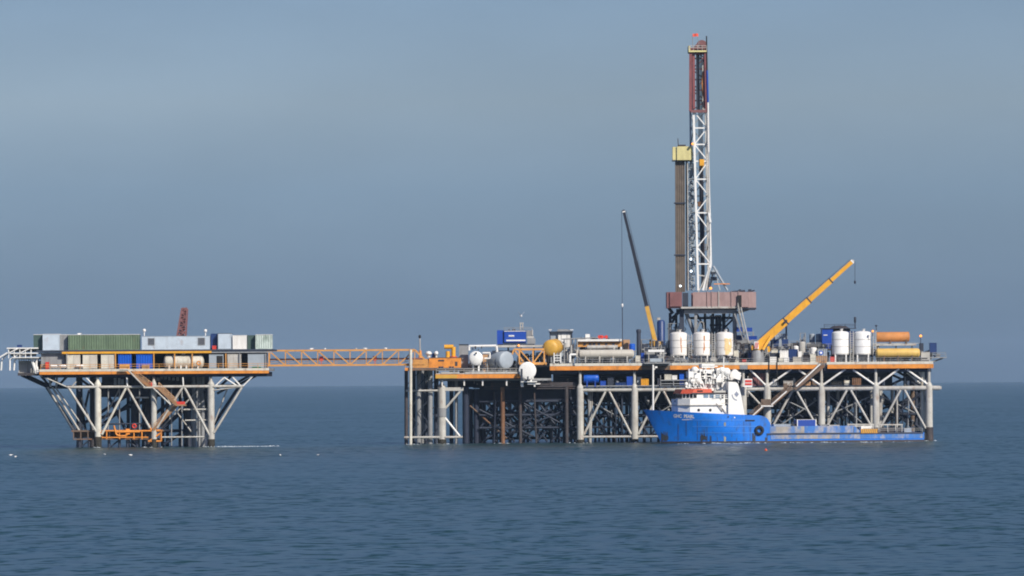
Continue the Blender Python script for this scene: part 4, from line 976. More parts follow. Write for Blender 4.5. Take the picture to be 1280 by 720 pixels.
MB().bar(P(954,437,1.4), P(964,420.5,2.2), .6).bar(P(961,433,2), P(962,440,2), .6).build('cylinder', M['yellow'], c2)
bk = MB(); 
for f in (.28, .3): 
    p = P(947.5,433,3).lerp(P(1066.5,326.5,3), f); bk.lathe([(.3,-.2),(.3,.2)], p-Vector((0,1.3,0)), (0,1,0), 10)
bk.build('pivot_pin', M['dark'], c2)
# ---- machinery jumble around the first crane
def skid(name, label, px0, px1, t_, Y, dep, zb, m, m2, seed, cat='equipment', group=None):
    r_ = random.Random(seed); x0, x1 = XX(px0,t_,Y), XX(px1,t_,Y); h = ZZ((px0+px1)/2,t_,Y)-zb
    o = thing(name, label, cat, ((x0+x1)/2, Y+dep/2, zb), group)
    f = MB()
    for x in (x0, x1-.14):
        for y in (Y, Y+dep-.14): f.box(x, x+.14, y, y+.14, zb, zb+h)
    for z in (zb+.02, zb+h*.55, zb+h-.14): f.box(x0+.02, x1-.02, Y+.02, Y+.12, z, z+.12)
    f.build('frame', M['grey'], o)
    w_ = x1-x0; b_ = MB(); a = r_.uniform(.05, .3)
    b_.box(x0+w_*a, x0+w_*(a+.5), Y+.2, Y+dep-.2, zb+.12, zb+h*r_.uniform(.55, .85)); b_.lathe([(h*.2,0),(h*.2,w_*.35)], (x0+w_*.55, Y+dep*.4, zb+h*.35), (1,0,0), 12)
    b_.build('machine', m, o)
    p_ = MB()
    for i in range(4):
        x = x0+w_*r_.uniform(.1, .9); y = Y+dep*r_.uniform(.1, .9)
        p_.path([(x,y,zb+.1), (x,y,zb+h*r_.uniform(.5, 1.05)), (x+w_*r_.uniform(-.3, .3),y,zb+h*r_.uniform(.4, .9))], .1, 6)
    p_.build('pipe', m2, o)
    return o
skid('pump_skid', 'dark pump skid between the slate stack and first crane foot', 802, 818, 424, 7, 4, ZD, M['dark'], M['grey'], 1)
skid('compressor_skid', 'grey compressor skid with pale pipes right of the first crane foot', 822, 838, 426, 6, 5, ZD, M['grey'], M['palesteel'], 2)
skid('valve_skid', 'low grey valve skid at the first crane foot', 806, 832, 434, 3, 3, ZD, M['grey'], M['white'], 3)
skid('pump_skid', 'grey skid with upright pipes behind the leftmost rusty white silo', 836, 850, 404, 20, 4, ZM, M['dark'], M['grey'], 14)
vd = thing('vertical_vessel', 'slim upright blue vessel under the left side of the derrick floor', 'vessel', (XX(827,415,12), 12, ZD))
MB().lathe([(1.0,0),(1.0,ZZ(827,402,12)-ZD),(.6,ZZ(827,400,12)-ZD)], (XX(827,415,12), 12, ZD), n=18).build('shell', M['navy'], vd)
MB().box(XX(822,399,12), XX(826,399,12), 11.6, 12.4, ZZ(824,400,12), ZZ(824,397,12)).build('cap', M['palesteel'], vd)
wf = thing('work_shelter', 'open white framed work shelter with white roof on the deck edge', 'shelter', (XX(822,450,-1), 0, ZD))
MB().pbox(811, 831, 437, 440, -1.4, 1.6).build('roof', M['clean_white'], wf)
for a, y in ((811.2,-1.2), (829.8,-1.2), (811.2,1.2), (829.8,1.2)): MB().pbox(a, a+1, 440, 453, y, y+.2).build('post', M['palesteel'], wf)
MB().pbox(813, 829, 448, 452.3, -.6, .8).build('bench', M['bluegrey'], wf); MB().pbox(819.5, 821.5, 440, 448, -.3, .2).build('column', M['dark'], wf)
MB().pbox(806, 838, 453, 454.6, -2.4, -.36).build('balcony', M['grey'], wf)
# ---- silos
def silo(label, a, c, t_, by, Y, m, group, rustm=None, streaks=()):
    pc = (a+c)/2; x0, x1 = XX(a,430,Y), XX(c,430,Y); r = (x1-x0)/2; cx = (x0+x1)/2; zt_ = ZZ(pc,t_,Y); zb = ZZ(pc,by,Y); cy = Y+r
    o = thing('silo', label, 'silo', (cx, cy, ZD), group)
    sq = MB()
    for f in (.02, .36, .70): sq.lathe([(r,0),(r+.05,.02),(r+.05,.10),(r,.12)], (cx,cy,zb+(zt_-r*.28-zb)*f), n=32)
    sq.build('seam', M['seam'], o)
    MB().lathe([(r,zb-ZD),(r,zt_-ZD-r*.28)]+[(r*math.cos(q), zt_-ZD-r*.28+r*.28*math.sin(q)) for q in (.25,.5,.75,1,1.25,1.5)], (cx,cy,ZD), n=32).build('shell', m, o)
    MB().lathe([(.35,max(.25,zb-ZD-r*.75)),(r*.97,zb-ZD-.01)], (cx,cy,ZD), n=24).build('hopper', M['grey'], o)
    for q in (-2.3, -.84, .84, 2.3):
        x, y = cx+math.cos(q)*r*.93, cy+math.sin(q)*r*.93; MB().bar((x,y,ZD), (x,y,zb+.4), .32).build('leg', m, o)
    MB().lathe([(.3,0),(.3,.5),(.45,.5),(.45,.65)], (cx+.3,cy,zt_-.15), n=10).build('hatch', m, o)
    if streaks:
        s = MB()
        r_ = random.Random(int(a)); bits_ = []
        for ang, z0, z1, w_ in streaks:
            for i in range(9 if w_ < .5 else 16):
                f0 = r_.uniform(z0, z1-.12); f1 = min(z1, f0+r_.uniform(.08, .4)); bits_.append((ang+r_.uniform(-.5, .5)*w_, f0, f1, w_*r_.uniform(.15, .6)))
        for ang, z0, z1, w_ in bits_:
            n = 3; vs = []
            for z in (zb+(zt_-r*.28-zb)*z0, zb+(zt_-r*.28-zb)*z1):
                for i in range(n+1):
                    q = ang+w_*(i/n-.5); vs.append((cx+math.sin(q)*(r+.012+.004*(len(s.v)//8)), cy-math.cos(q)*(r+.012+.004*(len(s.v)//8)), z))
            s.add(vs, [(i,i+1,n+2+i,n+1+i) for i in range(n)], True)
        s.build('rust_stain', rustm, o)['kind'] = 'stuff'
    return o
RS = mat('silo_rust', (.55,.20,.05), .8, var=.4, scale=1.2, rust=.3, rcol=(.75,.68,.58))
RS2 = mat('silo_rust_yellow', (.80,.58,.28), .7, var=.2, scale=.8, rust=.4, rcol=(.5,.17,.04))
silo('white silo with broken rust drips down its middle, leftmost of the rusty three', 838.5, 860, 414.5, 444.5, 2, M['rusty_white'], 'rust streaked white silos', RS, ((.25,.35,.92,.13),(.30,.12,.5,.08)))
silo('white silo with one long thin rust line, middle of the rusty three', 867.5, 889, 414.5, 444.5, 2, M['rusty_white'], 'rust streaked white silos', RS, ((.25,.05,.92,.16),))
silo('white silo with a broad yellow brown stain, rightmost of the rusty three', 896, 917.5, 414.5, 444.5, 2, M['rusty_white'], 'rust streaked white silos', RS2, ((.45,.02,.80,.75),))
silo('clean white silo left of its twin near the orange tank', 1041, 1062.5, 413.5, 443, 1, M['clean_white'], 'clean white silos')
silo('clean white silo touching the rust orange tank', 1068.5, 1090.5, 413.5, 443, 1, M['clean_white'], 'clean white silos')
for px, Y, t_, lab in ((863.5,3,418,'white ladder between the left and middle rusty silos'), (892.5,3,416,'white ladder between the middle and right rusty silos'),
                       (1065.5,2,414,'white ladder between the two clean silos'), (1094,1.5,413,'tall white ladder tower between the clean silo and the rust orange tank')):
    z0 = Vector((XX(px,430,Y), Y, ZD)); z1 = Vector((z0.x, Y, ZZ(px,t_,Y)))
    single(MB().ladder(z0, z1, .75, r=.09).ladder(z0+Vector((0,.9,0)), z1+Vector((0,.9,0)), .75, r=.06), 'ladder', M['palesteel'], lab, 'ladder')
# ---- tanks at the right end
htank('storage_tank', 'rust orange horizontal tank on the upper rack at the right end', P(1097,421.3,5), P(1136,421.0,5), 6.2*k(5), M['rusttank'], ZZ(1115,429.7,5), bulge=.3, saddles=(.42,.93), sm=M['brown'])
single(MB().pbox(1093, 1146, 430, 432, 2.5, 9).pbox(1093, 1150, 428.9, 429.6, 4.5, 5).pbox(1098, 1099.4, 432, 454, 3, 3.4).pbox(1120, 1121.4, 432, 454, 7, 7.4).pbox(1140, 1141.4, 432, 454, 7, 7.4), 'tank_rack', M['palesteel'], 'pale steel rack carrying the rust orange tank', 'rack')
htank('storage_tank', 'pale yellow horizontal tank below the rust orange tank', P(1098,441.3,1), P(1148,441,1), 5.7*k(1), M['paleyellow'], ZD, bulge=.5, saddles=(.15,.5,.85), sm=M['brown'])
lamp(1091.5, 414, 0, 'amber lamp between the clean silo top and rust orange tank', pole=420)
lamp(1151.5, 420, 4, 'amber lamp on a thin pole at the right end of the deck', pole=446, r=.32)
single(MB().tube(P(1096,414,3), P(1096,408,3), .1).lathe([(.05,0),(.3,.15),(.3,.4),(.05,.5)], P(1096,408.5,3), n=8), 'antenna', M['dark'], 'little dark antenna over the ladder tower', 'antenna')
container(1152, 1163, 440, 3, 3, M['palesteel'], 'pale grey box right of the pale yellow tank', 'box', zb=ZD, name='control_box', corr=False)
container(1163, 1171.5, 428.5, 5, 3, M['navy'], 'dark blue cabinet on the right end rack', 'cabinet', zb=ZZ(1166,440.4,5), name='equipment_cabinet', corr=False)
container(1150.5, 1155, 429, 6, 3, M['dark'], 'dark grey cabinet left of the dark blue end cabinet', 'cabinet', zb=ZZ(1152,439,6), name='equipment_cabinet', corr=False)
single(MB().pbox(1150, 1172, 440.6, 442, 4.5, 9).pbox(1165, 1166.2, 442, 446.2, 5, 5.3).pbox(1152, 1153, 442, 454, 6.5, 6.8), 'end_rack', M['dark'], 'dark rack under the cabinets at the right end', 'rack')
container(1171, 1176, 442, 5, 2, M['grey'], 'small grey box on the outrigger platform at the right end', 'box', zb=ZZ(1173,446.4,5), name='control_box', corr=False)
# ---- dark blue driller cabin behind the clean silos
dc = thing('control_cabin', 'dark blue cabin with round dark roof behind the clean white silos', 'control cabin', (XX(1048,420,18), 20, ZM))
MB().pbox(1028.5, 1042, 411, 436, 16.5, 24).build('body', M['blue'], dc); MB().pbox(1042.2, 1070, 414, 436, 17, 24).build('side_module', M['navy'], dc)
MB().lathe([(2.8,0),(2.6,.8),(1.6,1.3),(.3,1.5)], (XX(1050,412,20), 20, ZZ(1050,414,17)), n=20).build('roof_dome', M['brownsteel'], dc)
MB().pbox(1028, 1071, 410, 410.8, 16.2, 24.2).build('roof', M['dark'], dc)
MB().pbox(1030, 1035, 418.4, 419.4, 16.35, 16.45).build('lettering', M['white'], dc)
MB().rail([P(1031,410,16.4), P(1070,409.8,16.4)], h=.9).build('railing', M['dark'], dc)
single(MB().tube(P(1069.5,410,18), P(1069.5,403,18), .14).lathe([(.2,0),(.3,.2),(.3,1.3),(.2,1.5)], P(1069.5,403.5,18), n=10), 'exhaust_stack', M['dark'], 'short dark stack with fat tip behind the clean silos', 'stack')
# ---- jumble between the yellow crane and the clean silos
J = [  # kind, px0, px1, top, Y, depth, level, material, label
 ('box',921,929,409,26,3,ZZ(925,414.5,26),'blue','small royal blue container under the right edge of the derrick floor'),
 ('box',934,941,409.5,26,3,ZZ(937,414.5,26),'blue','small royal blue container just right of the derrick stair'),
 ('box',921,931,419,18,3,ZZ(926,424.6,18),'navy','wide navy box right of the rightmost rusty silo'),
 ('box',936,947,420,18,3,ZZ(941,425.4,18),'blue','blue box behind the foot of the yellow crane'),
 ('box',964,974,424.5,17,2,ZM,'navy','navy box under the yellow boom, left of the grey vessel frame'),
 ('box',978,986,424,17,2,ZM,'navy','navy box right of the grey bins under the yellow boom'),
 ('box',974.5,977.5,423.5,17,2,ZM,'bluegrey','narrow grey bin between the two navy boxes'),
 ('box',962,985,417,24,4,ZM,'bluegrey','wide blue grey roofed module behind the navy boxes'),
 ('box',987,1000,430,10,3,ZD,'brownsteel','brown crate right of the navy boxes'),
 ('drum',999,1007.5,427,9,0,ZD,'palesteel','pale upright tank right of the brown crate'),
 ('drum',1012.5,1019.5,417,24,0,ZM,'bluegrey','left one of the two pale blue grey drums with white lids'),
 ('drum',1020.5,1027.5,417,24,0,ZM,'bluegrey','right one of the two pale blue grey drums with white lids'),
 ('drum',992,999,432,7,0,ZD,'white','short white tank left of the pale upright tank'),
 ('drum',1013.5,1022,434,5,0,ZD,'white','white domed tank left of the grey box with a blue badge'),
 ('box',1023,1035,436,4,3,ZD,'bluegrey','grey box with a round blue badge'),
 ('box',1021,1034.5,445,2,2,ZD,'tan','low salmon coloured crate before the badge box'),
 ('box',1038.5,1044,446,1.2,1.5,ZD,'red','small red crate beside the clean silo legs'),
 ('box',986.5,998,436.5,3,3,ZD,'navy','square navy tank box right of the white totes'),
 ('box',998.5,1003,439,2.5,2,ZD,'white','narrow white box right of the square navy box'),
 ('box',975.5,986,438,2.5,3,ZD,'white','white tote left of the square navy box'),
 ('box',965,973,437.5,5,2,ZD,'cream','cream cover behind the white totes'),
 ('box',962,978,441,4,2,ZD,'dark','dark roll shaped box under the yellow crane'),
 ('box',963,972,446,1.2,1.6,ZD,'white','low white crate before the dark roll'),
 ('box',974,980,447.5,1,1.4,ZD,'cream','low cream crate beside the white crate'),
 ('box',980.5,987,446.5,1.2,1.4,ZD,'white','low white crate right of the cream crate'),
 ('box',992,1002,446,1.5,2,ZD,'beige','beige crate before the square navy box'),
 ('box',1003.5,1013,445,2,2,ZD,'brownsteel','brown crate right of the beige crate'),
 ('box',1013.5,1020.5,442.5,1.5,2,ZD,'cream','cream box in front of the white domed tank'),
 ('box',928.5,933.5,449.5,1,1.2,ZD,'red','tiny red box right of the rightmost rusty silo'),
 ('box',918,924,438,5,2,ZD,'cream','cream box leaning behind the rightmost rusty silo'),
 ('box',936,944,441,4,2,ZD,'navy','navy box under the yellow crane counterweight'),
 ('box',948,956,445,2,2,ZD,'grey','grey box before the yellow crane pedestal'),
 ('box',889,896,447,1,1.5,ZD,'palesteel','low grey box between the middle and right rusty silos'),
 ('box',860.5,867,447,1,1.5,ZD,'dark','low dark box between the left and middle rusty silos'),
 ('box',832,838,446,1,1.5,ZD,'navy','low navy box left of the leftmost rusty silo'),
]
for kind, a, c, t_, Y, dep, lv, m, lab in J:
    if kind == 'box': container(a, c, t_, Y, dep, M[m], lab, 'box' if 'crate' not in lab else 'crate', zb=lv, name='crate' if 'crate' in lab else ('container' if 'container' in lab else 'equipment_box'), corr=(c-a) > 9, frame=M['grey'] if m in ('brownsteel','dark') else None)
    else: drum('storage_drum', lab, a, c, t_, lv, Y, M[m], 'tank', dome=.35, band=M['white'] if 'lids' in lab else None)
skid('equipment_rack', 'grey steel rack under the two small royal blue containers behind the derrick stair', 919, 943, 414.7, 25.5, 4.2, ZM, M['grey'], M['palesteel'], 51)
skid('equipment_rack', 'dark steel rack under the navy and blue boxes behind the yellow crane foot', 919, 949, 425.6, 17.6, 3.8, ZM, M['dark'], M['grey'], 52)
def tangle(label, a, c, t_, Y0, Y1, seed, zb):
    r_ = random.Random(seed); o = thing('pipe_manifold', label, 'pipework', (XX((a+c)/2,440,Y0), (Y0+Y1)/2, zb))
    for m_, n_, r in (('grey',16,.12), ('palesteel',9,.1), ('brownsteel',12,.16), ('dark',14,.16)):
        q = MB()
        for i in range(n_):
            px, Y = r_.uniform(a, c), r_.uniform(Y0, Y1); x = XX(px,440,Y); zt_ = zb+(ZZ(px,t_,Y)-zb)*r_.uniform(.25, 1)
            x2 = x+r_.uniform(-1.6, 1.6); q.path([(x,Y,zb), (x,Y,zt_), (x2,Y,zt_), (x2,Y,zb+(zt_-zb)*r_.uniform(.2, .8))], r*r_.uniform(.7, 1.5), 6)
            if r_.random() < .5: q.box(x-.35, x+.4, Y-.3, Y+.3, zt_-.7, zt_-.1)
        q.build('pipe', M[m_], o)['kind'] = 'stuff'
    return o
tangle('jumble of grey pipes and valves at the foot of the dark blue crane', 801, 838, 424, 4, 12, 61, ZD)
tangle('jumble of dark pipes and valves under the blue boxes by the yellow crane', 918, 960, 424, 5, 14, 62, ZD)
tangle('jumble of pipes and valves behind the white totes right of the yellow crane', 962, 1034, 429, 9, 15, 63, ZD)
tangle('low row of pipes and valves between the rusty white silos and the deck rail', 836, 920, 444, .7, 1.6, 64, ZD)
tangle('jumble of pipes behind the rusty white silos under the derrick', 836, 920, 424, 10, 15, 65, ZD)
tangle('jumble of pipes between the white round tanks and the grey tower', 587, 650, 444, 2, 10, 66, ZP)
tangle('jumble of pipes under the orange gantry and ochre tank', 650, 700, 440, 12, 20, 67, ZU)
tangle('low pipes and valves under the long beige tank', 722, 800, 446, 4, 8, 68, ZD)
tangle('pipes and valves between the clean silos and the pale yellow tank', 1034, 1100, 430, 6, 14, 69, ZD)
tangle('pipes and valves behind the pale yellow tank at the right end', 1098, 1162, 436, 7, 14, 70, ZD)
tangle('pipes on the orange module top and around its back', 724, 790, 420, 18, 22, 71, ZD)
bd = thing('badge', 'round pale blue badge fixed on the grey box', 'badge', P(1027,441,3.7))
MB().lathe([(.55,0),(.55,.06)], P(1027,441,3.92), (0,-1,0), 18).build('disc', M['brightblue'], bd); MB().lathe([(.3,0),(.3,.04)], P(1027,441,3.85), (0,-1,0), 14).build('centre', M['clean_white'], bd)
single(MB().tube(Vector((XX(983.5,420,20),20,ZM)), P(983.5,405,20), .22), 'vent_stack', M['dark'], 'thin dark pole rising beside the yellow boom', 'pole')
skid('valve_skid', 'small pale valve tree above the pale upright tank', 1001, 1008, 416, 20, 2, ZM, M['grey'], M['white'], 31)
skid('pump_skid', 'dark pump row between the yellow crane foot and rusty silos', 922, 944, 432, 8, 4, ZD, M['dark'], M['grey'], 32)
skid('pump_skid', 'dark pump row before the mezzanine right of the navy boxes', 1000, 1024, 440, 8, 3, ZD, M['brownsteel'], M['grey'], 33)
skid('pipe_skid', 'grey pipe skid on the mezzanine left of the dark blue cabin', 1006, 1028, 428, 17, 3, ZM, M['brownsteel'], M['palesteel'], 34)
skid('pipe_skid', 'brown pipe skid on the mezzanine behind the navy boxes', 986, 1004, 426, 20, 3, ZM, M['brownsteel'], M['grey'], 35)
skid('pump_skid', 'grey pump frame at the deck edge behind the orange strip under the yellow crane', 944, 962, 440, 6, 3, ZD, M['grey'], M['palesteel'], 36)
single(MB().tube(P(962,446,-.5), P(962,472,-.5), .12).tube(P(972,446,-.5), P(972,474,-.5), .12), 'hose', M['black'], 'pair of black hoses hanging over the deck edge under the yellow crane', 'hoses')
# ---- things on the cellar deck, under the orange edge
ZC = ZB+.82
htank('engine_tank', 'royal blue tank under the deck edge between the first two pale legs', P(731,473,2.0), P(748,472.8,2.0), 5.8*k(3), M['brightblue'], ZC, saddles=(.2,.8), sm=M['blue'], bulge=.25)
UD = [(751,758,476,3,2,'blue','low blue pump box right of the royal blue tank'), (784,791.5,470.5,3,2.5,'blue','upright blue box beside the second pale leg'), (760,768,471,4,2,'dark','dark pump between the blue boxes'),
      (770,783,478,3,2,'navy','low navy box left of the upright blue box'), (802,811.5,473.5,3,2.5,'yellow','small yellow box under the deck edge near the downpipe'), (797,803,471,4.5,2,'bluegrey','grey motor left of the small yellow box'),
      (831.5,840,468,2.5,2.5,'cream','left white tote above the boat wheelhouse, on a grey stand'), (840.8,847,469,2.5,2.5,'white','right white tote above the boat wheelhouse, on a grey stand'), (850,855.5,466,3,2,'brightblue','small bright blue box behind the boat mast clutter'),
      (940,958,466,4,5,'maroon','dark red container under the deck edge behind the boat funnel'), (980,992,476,3,2.5,'palesteel','pale crate at the stair landing under the deck'), (1000,1014,477,3,2.5,'tan','tan crate right of the stair under the deck'),
      (1040,1053,477,3,3,'black','black box left of the cream drum under the deck'), (1066,1077,472.5,3,3,'rustpile','rusty brown box right of the cream drum under the deck'), (962,972,478,3,2,'grey','grey crate right of the dark red container'),
      (1016,1024,476,4,2,'brown','rusty crate left of the third right hand leg')]
for a, c, t_, Y, dep, m, lab in UD:
    container(a, c, t_, Y-1.9, dep, M[m], lab, 'crate' if 'crate' in lab else 'box', zb=ZC if not 'stand' in lab else ZZ(840,474.5,.6), name='crate' if 'crate' in lab else ('container' if 'container' in lab else 'equipment_box'), corr=(c-a) > 8)
single(MB().pbox(826, 860, 474.5, 476, .4, 3.8).pbox(826, 827, 476, 482, .5, .8).pbox(842, 843, 476, 482, .5, .8).pbox(858.6, 859.6, 476, 482, .5, .8).pbox(827, 858, 479, 480, .6, .8).pbox(826, 826.8, 469, 474.4, .5, .7), 'tote_stand', M['grey'], 'grey steel stand holding the white totes under the deck edge', 'stand')
p = P(1056,478,2.6); q = P(1063,478,2.6)
t_ = thing('drum', 'cream drum lying on its side under the right hand deck', 'drum', ((p.x+q.x)/2, 2.6, ZC)); MB().dish(p, q, .5, 16, .3).build('shell', M['cream'], t_); MB().box(p.x, q.x, 2.3, 2.9, ZC, p.z-.42).build('cradle', M['grey'], t_)
single(MB().pbox(936.5, 940.5, 463, 483.5, 3, 3.4).pbox(945.5, 946.3, 464, 476, 2.5, 2.8), 'pipe_riser', M['tan'], 'thin tan riser pipes beside the dark red container', 'pipe')
fb = thing('banner_board', 'red board with white bands behind the boat funnel', 'board', P(937,484,-2))
MB().pbox(931, 941, 473.5, 484, -2.2, -2.05).build('board', M['clean_white'], fb); MB().pbox(932, 940.4, 475, 477.8, -2.3, -2.21).pbox(932, 940.4, 479, 481.4, -2.3, -2.21).build('stripe', M['red'], fb)
MB().tube(P(935.5,470,-1.9), P(935.5,496,-1.9), .1).build('pole', M['palesteel'], fb)

# ================================================================ the derrick
YD = 20.0
zf = ZZ(900, 385, YD)
dk = thing('drilling_derrick', 'tall red topped white lattice derrick with pink wind wall and pipe rack', 'derrick', (XX(890,420,YD), YD+6, ZM))
def dbox(a, c, t_, b_, y0, y1, name, m): return MB().pbox(a, c, t_, b_, y0, y1).build(name, M[m], dk)
# substructure
dbox(852, 922, 383.2, 385.5, YD-3.5, YD+14, 'drill_floor', 'palesteel')
dbox(856, 922, 387, 392, YD-2, YD-1.4, 'floor_girder', 'grey')
dbox(846, 922, 386, 391, YD+10, YD+10.6, 'floor_girder', 'dark')
dbox(858, 918, 396, 399, YD+8, YD+8.5, 'floor_girder', 'dark')
q = MB(); q.pbox(853, 917, 385.7, 387.6, YD-1.8, YD+13); q.build('floor_grating', M['dark'], dk)
for px, Y, w_, m in ((853,-1,5.5,'dark'), (870.5,-1.5,3.6,'grey'), (892,9,3,'dark'), (905.5,8,4.2,'dark'), (920,8,3.6,'grey'), (838.5,5,3.5,'dark'), (846,9,3.2,'dark'), (882,10,3,'dark'), (918,-1,2.8,'grey')):
    zt_ = 388 if px > 850 else 391
    MB().box(XX(px-w_/2,410,YD+Y), XX(px+w_/2,410,YD+Y), YD+Y, YD+Y+.8, ZM, ZZ(px,zt_,YD+Y)).build('column', M[m], dk)
for p, q_, Y, r in (((858,390),(869,418),0,.5), ((846,394),(836,412),4,.3), ((872,393),(884,414),3,.25), ((905,396),(893,414),9,.3), ((836,384),(842,392),4,.4), ((840,398),(853,388),3,.35),
                    ((922,391),(943,384),0,.35), ((917,399),(906,410),8,.25), ((860,388),(872,391),-1,.3)):
    brace(dk, M['dark' if Y else 'grey'], P(*p_,YD+Y) if (p_ := p) else None, P(*q_,YD+Y), r)
bop = MB()
for px in (889, 895, 899):
    bop.pbox(px, px+3, 399, 407, YD+5, YD+6); bop.tube(P(px+1.5,394,YD+5.5), P(px+1.5,428,YD+5.5), .4)
bop.pbox(888, 903, 405, 408, YD+5, YD+6.2); bop.build('blowout_preventer', M['dark'], dk)
q = MB()
for i in range(22):
    r_ = random.Random(i); px, py, Y = r_.uniform(834, 916), r_.uniform(392, 416), YD+r_.uniform(0, 8)
    q.path([P(px,py,Y), P(px+r_.uniform(-4, 4),py+r_.uniform(2, 8),Y), P(px+r_.uniform(-6, 6),py+10,Y)], r_.uniform(.1, .22), 6)
q.build('piping', M['grey'], dk)['kind'] = 'stuff'
q = MB()
for px in range(884, 902, 3): q.pbox(px, px+1.3, 394.6, 396, YD+4, YD+4.2)
q.build('lamp_strip', M['palesteel'], dk)
MB().path([P(875,404,YD-1), P(877,402,YD-1), P(880,403,YD-1), P(881,414,YD-1)], .1).build('hose', M['palesteel'], dk)
# wind walls
ww = MB(); xa, xb = XX(867,373,YD-3.4), XX(936,373,YD-3.4); z0, z1 = ZZ(905,384,YD-3.4), ZZ(905,365,YD-3.4)
n = 90
vs = []
for i in range(n+1):
    x = xa+(xb-xa)*i/n; y = YD-3.4+(.08 if i % 2 else 0); vs += [(x,y,z0), (x,y,z1)]
ww.add(vs, [(2*i,2*i+2,2*i+3,2*i+1) for i in range(n)]); ww.box(xa, xb, YD-3.25, YD-3.05, z0, z1)
ww.build('wind_wall', M['pink'], dk)
MB().box(xb+.02, XX(945.5,373,YD-1), YD-2.4, YD+10, z0-.6, z1).build('wind_wall', M['pink'], dk)
MB().box(XX(834,373,YD), XX(853,373,YD), YD-1.5, YD+8, ZZ(843,385,YD), ZZ(843,365.2,YD)).build('wind_wall', M['maroon'], dk)  # left wall; its shaded tone is put into the maroon
dbox(838, 852, 365.5, 383, YD-1.9, YD-1.55, 'wall_panel', 'maroon')
MB().box(xa, XX(945,373,YD), YD+12, YD+12.3, z0, z1).build('wind_wall', M['maroon'], dk)
for px in (885, 890.5, 899, 915, 924): MB().box(XX(px-.5,370,YD-3.5), XX(px+.5,370,YD-3.5), YD-3.62, YD-3.42, z0, z1+.2).build('wall_post', M['pink' if px != 899 else 'palesteel'], dk)
dbox(922.5, 927.5, 369, 384, YD-3.9, YD-3.5, 'doorway', 'black')
dbox(854, 861, 366, 384, YD+1, YD+2, 'draw_works', 'dark')
dbox(922, 946, 384.5, 386, YD-3, YD+10, 'side_floor', 'dark')
MB().tube(P(932,366,YD), P(944,363,YD), .2).tube(P(914,365,YD), P(932,363.5,YD), .25).pbox(924, 927, 361.6, 364.6, YD, YD+1).pbox(936, 940, 361.5, 364, YD, YD+1).build('top_pipe', M['dark'], dk)
# stair at the right of the drill floor
sa, sb_ = MB(), MB()
flight(sa, sb_, (923,384), (931,419), YD-4.2, 1.4); sa.build('staircase', M['grey'], dk); sb_.build('stair_railing', M['palesteel'], dk)
MB().bar(P(927,384,YD-4.4), P(937,428,YD-4.4), .25).build('stair_stringer', M['palesteel'], dk)
MB().bar(P(919,392,YD-4), P(931,428,YD-4), .35).build('brace', M['grey'], dk)
# mast
Wm = M['clean_white']
y0m, y1m = YD, YD+5.6
def L4(t, px_t, px_b, yt, yb_, Y): 
    a = P(px_t, yt, Y); b_ = P(px_b, yb_, Y); return a.lerp(b_, t)
TOP, BOT = 139, 363
fl = lambda t: P(867.6, TOP, y0m).lerp(P(873.5, BOT, y0m), t)
fr = lambda t: P(884.3, TOP, y0m).lerp(P(889.3, 330, y0m), t*(BOT-TOP)/(330-TOP))
bl = lambda t: P(863.6, TOP, y1m).lerp(P(865.5, BOT, y1m), t)
brr = lambda t: P(882.8, TOP, y1m).lerp(P(886.5, BOT, y1m), t)
t33 = (330-TOP)/(BOT-TOP)
MB().bar(fl(0), fl(1), .52).build('mast_leg', Wm, dk); MB().bar(fr(0), fr(t33), .52).build('mast_leg', Wm, dk)
MB().bar(bl(0), bl(1), .5).build('mast_leg', M['bluegrey'], dk); MB().bar(brr(0), brr(1), .5).build('mast_leg', M['palesteel'], dk)
MB().bar(fr(t33), P(879.5, BOT, y0m), .62).build('mast_foot', Wm, dk)
MB().bar(fr(t33*.98), P(883, BOT, y0m-.5), .4).build('mast_foot', M['palesteel'], dk)
ys = [139, 160, 180.5, 201, 221.5, 222, 243, 263, 285, 308, 330]
lv = [(y-TOP)/(BOT-TOP) for y in (139, 160, 180.5, 201.5, 224, 245, 266, 289, 309, 330)]
for i, t in enumerate(lv):
    if i in (0, 1, 2, 3, 4, 6, 9):
        MB().bar(fl(t), fr(t), .34).build('girt', Wm, dk)
    MB().bar(bl(t), brr(t), .3).build('girt', M['bluegrey'], dk)
    MB().bar(fl(t), bl(t), .28).build('girt', M['grey'], dk); MB().bar(fr(t), brr(t), .2).build('girt', M['grey'], dk)
    if i+1 < len(lv):
        u = lv[i+1]
        if i % 2 == 0: MB().bar(fl(t), fr(u), .27).build('lattice_brace', Wm, dk)
        else: MB().bar(fr(t), fl(u), .27).build('lattice_brace', Wm, dk)
        MB().bar(bl(t) if i % 2 else brr(t), brr(u) if i % 2 else bl(u), .22).build('lattice_brace', M['grey'], dk)
        MB().bar(fl(t) if i % 2 else bl(t), bl(u) if i % 2 else fl(u), .22).build('lattice_brace', M['grey'], dk)
        MB().bar(fr(t) if i % 2 else brr(t), brr(u) if i % 2 else fr(u), .16).build('lattice_brace', M['grey'], dk)
MB().bar(fl(.915), P(882,345,y0m), .3).bar(fl(1)-Vector((0,0,.5)), fr(.87), .3).build('foot_brace', M['palesteel'], dk)
# A frame at the back
MB().bar(fr(t33)+Vector((.6,0,-.5)), P(910,363,YD+2), .42).bar(P(893,337,YD+4), P(887,363,YD+4), .42).bar(P(893,336,YD+4), P(901,363,YD+4), .34).bar(P(888,350,YD+3), P(899,349.5,YD+3), .4).bar(P(890,339,YD+3), P(898,338.5,YD+3), .45).build('back_frame', M['bluegrey'], dk)
MB().pbox(889, 897, 346, 350, YD+2, YD+4).pbox(889, 895, 339, 343, YD+3, YD+5).build('winch_house', M['dark'], dk)
MB().bar(P(893,355,YD+1), P(913,354.8,YD+1), .22).build('tong_arm', M['orange'], dk)
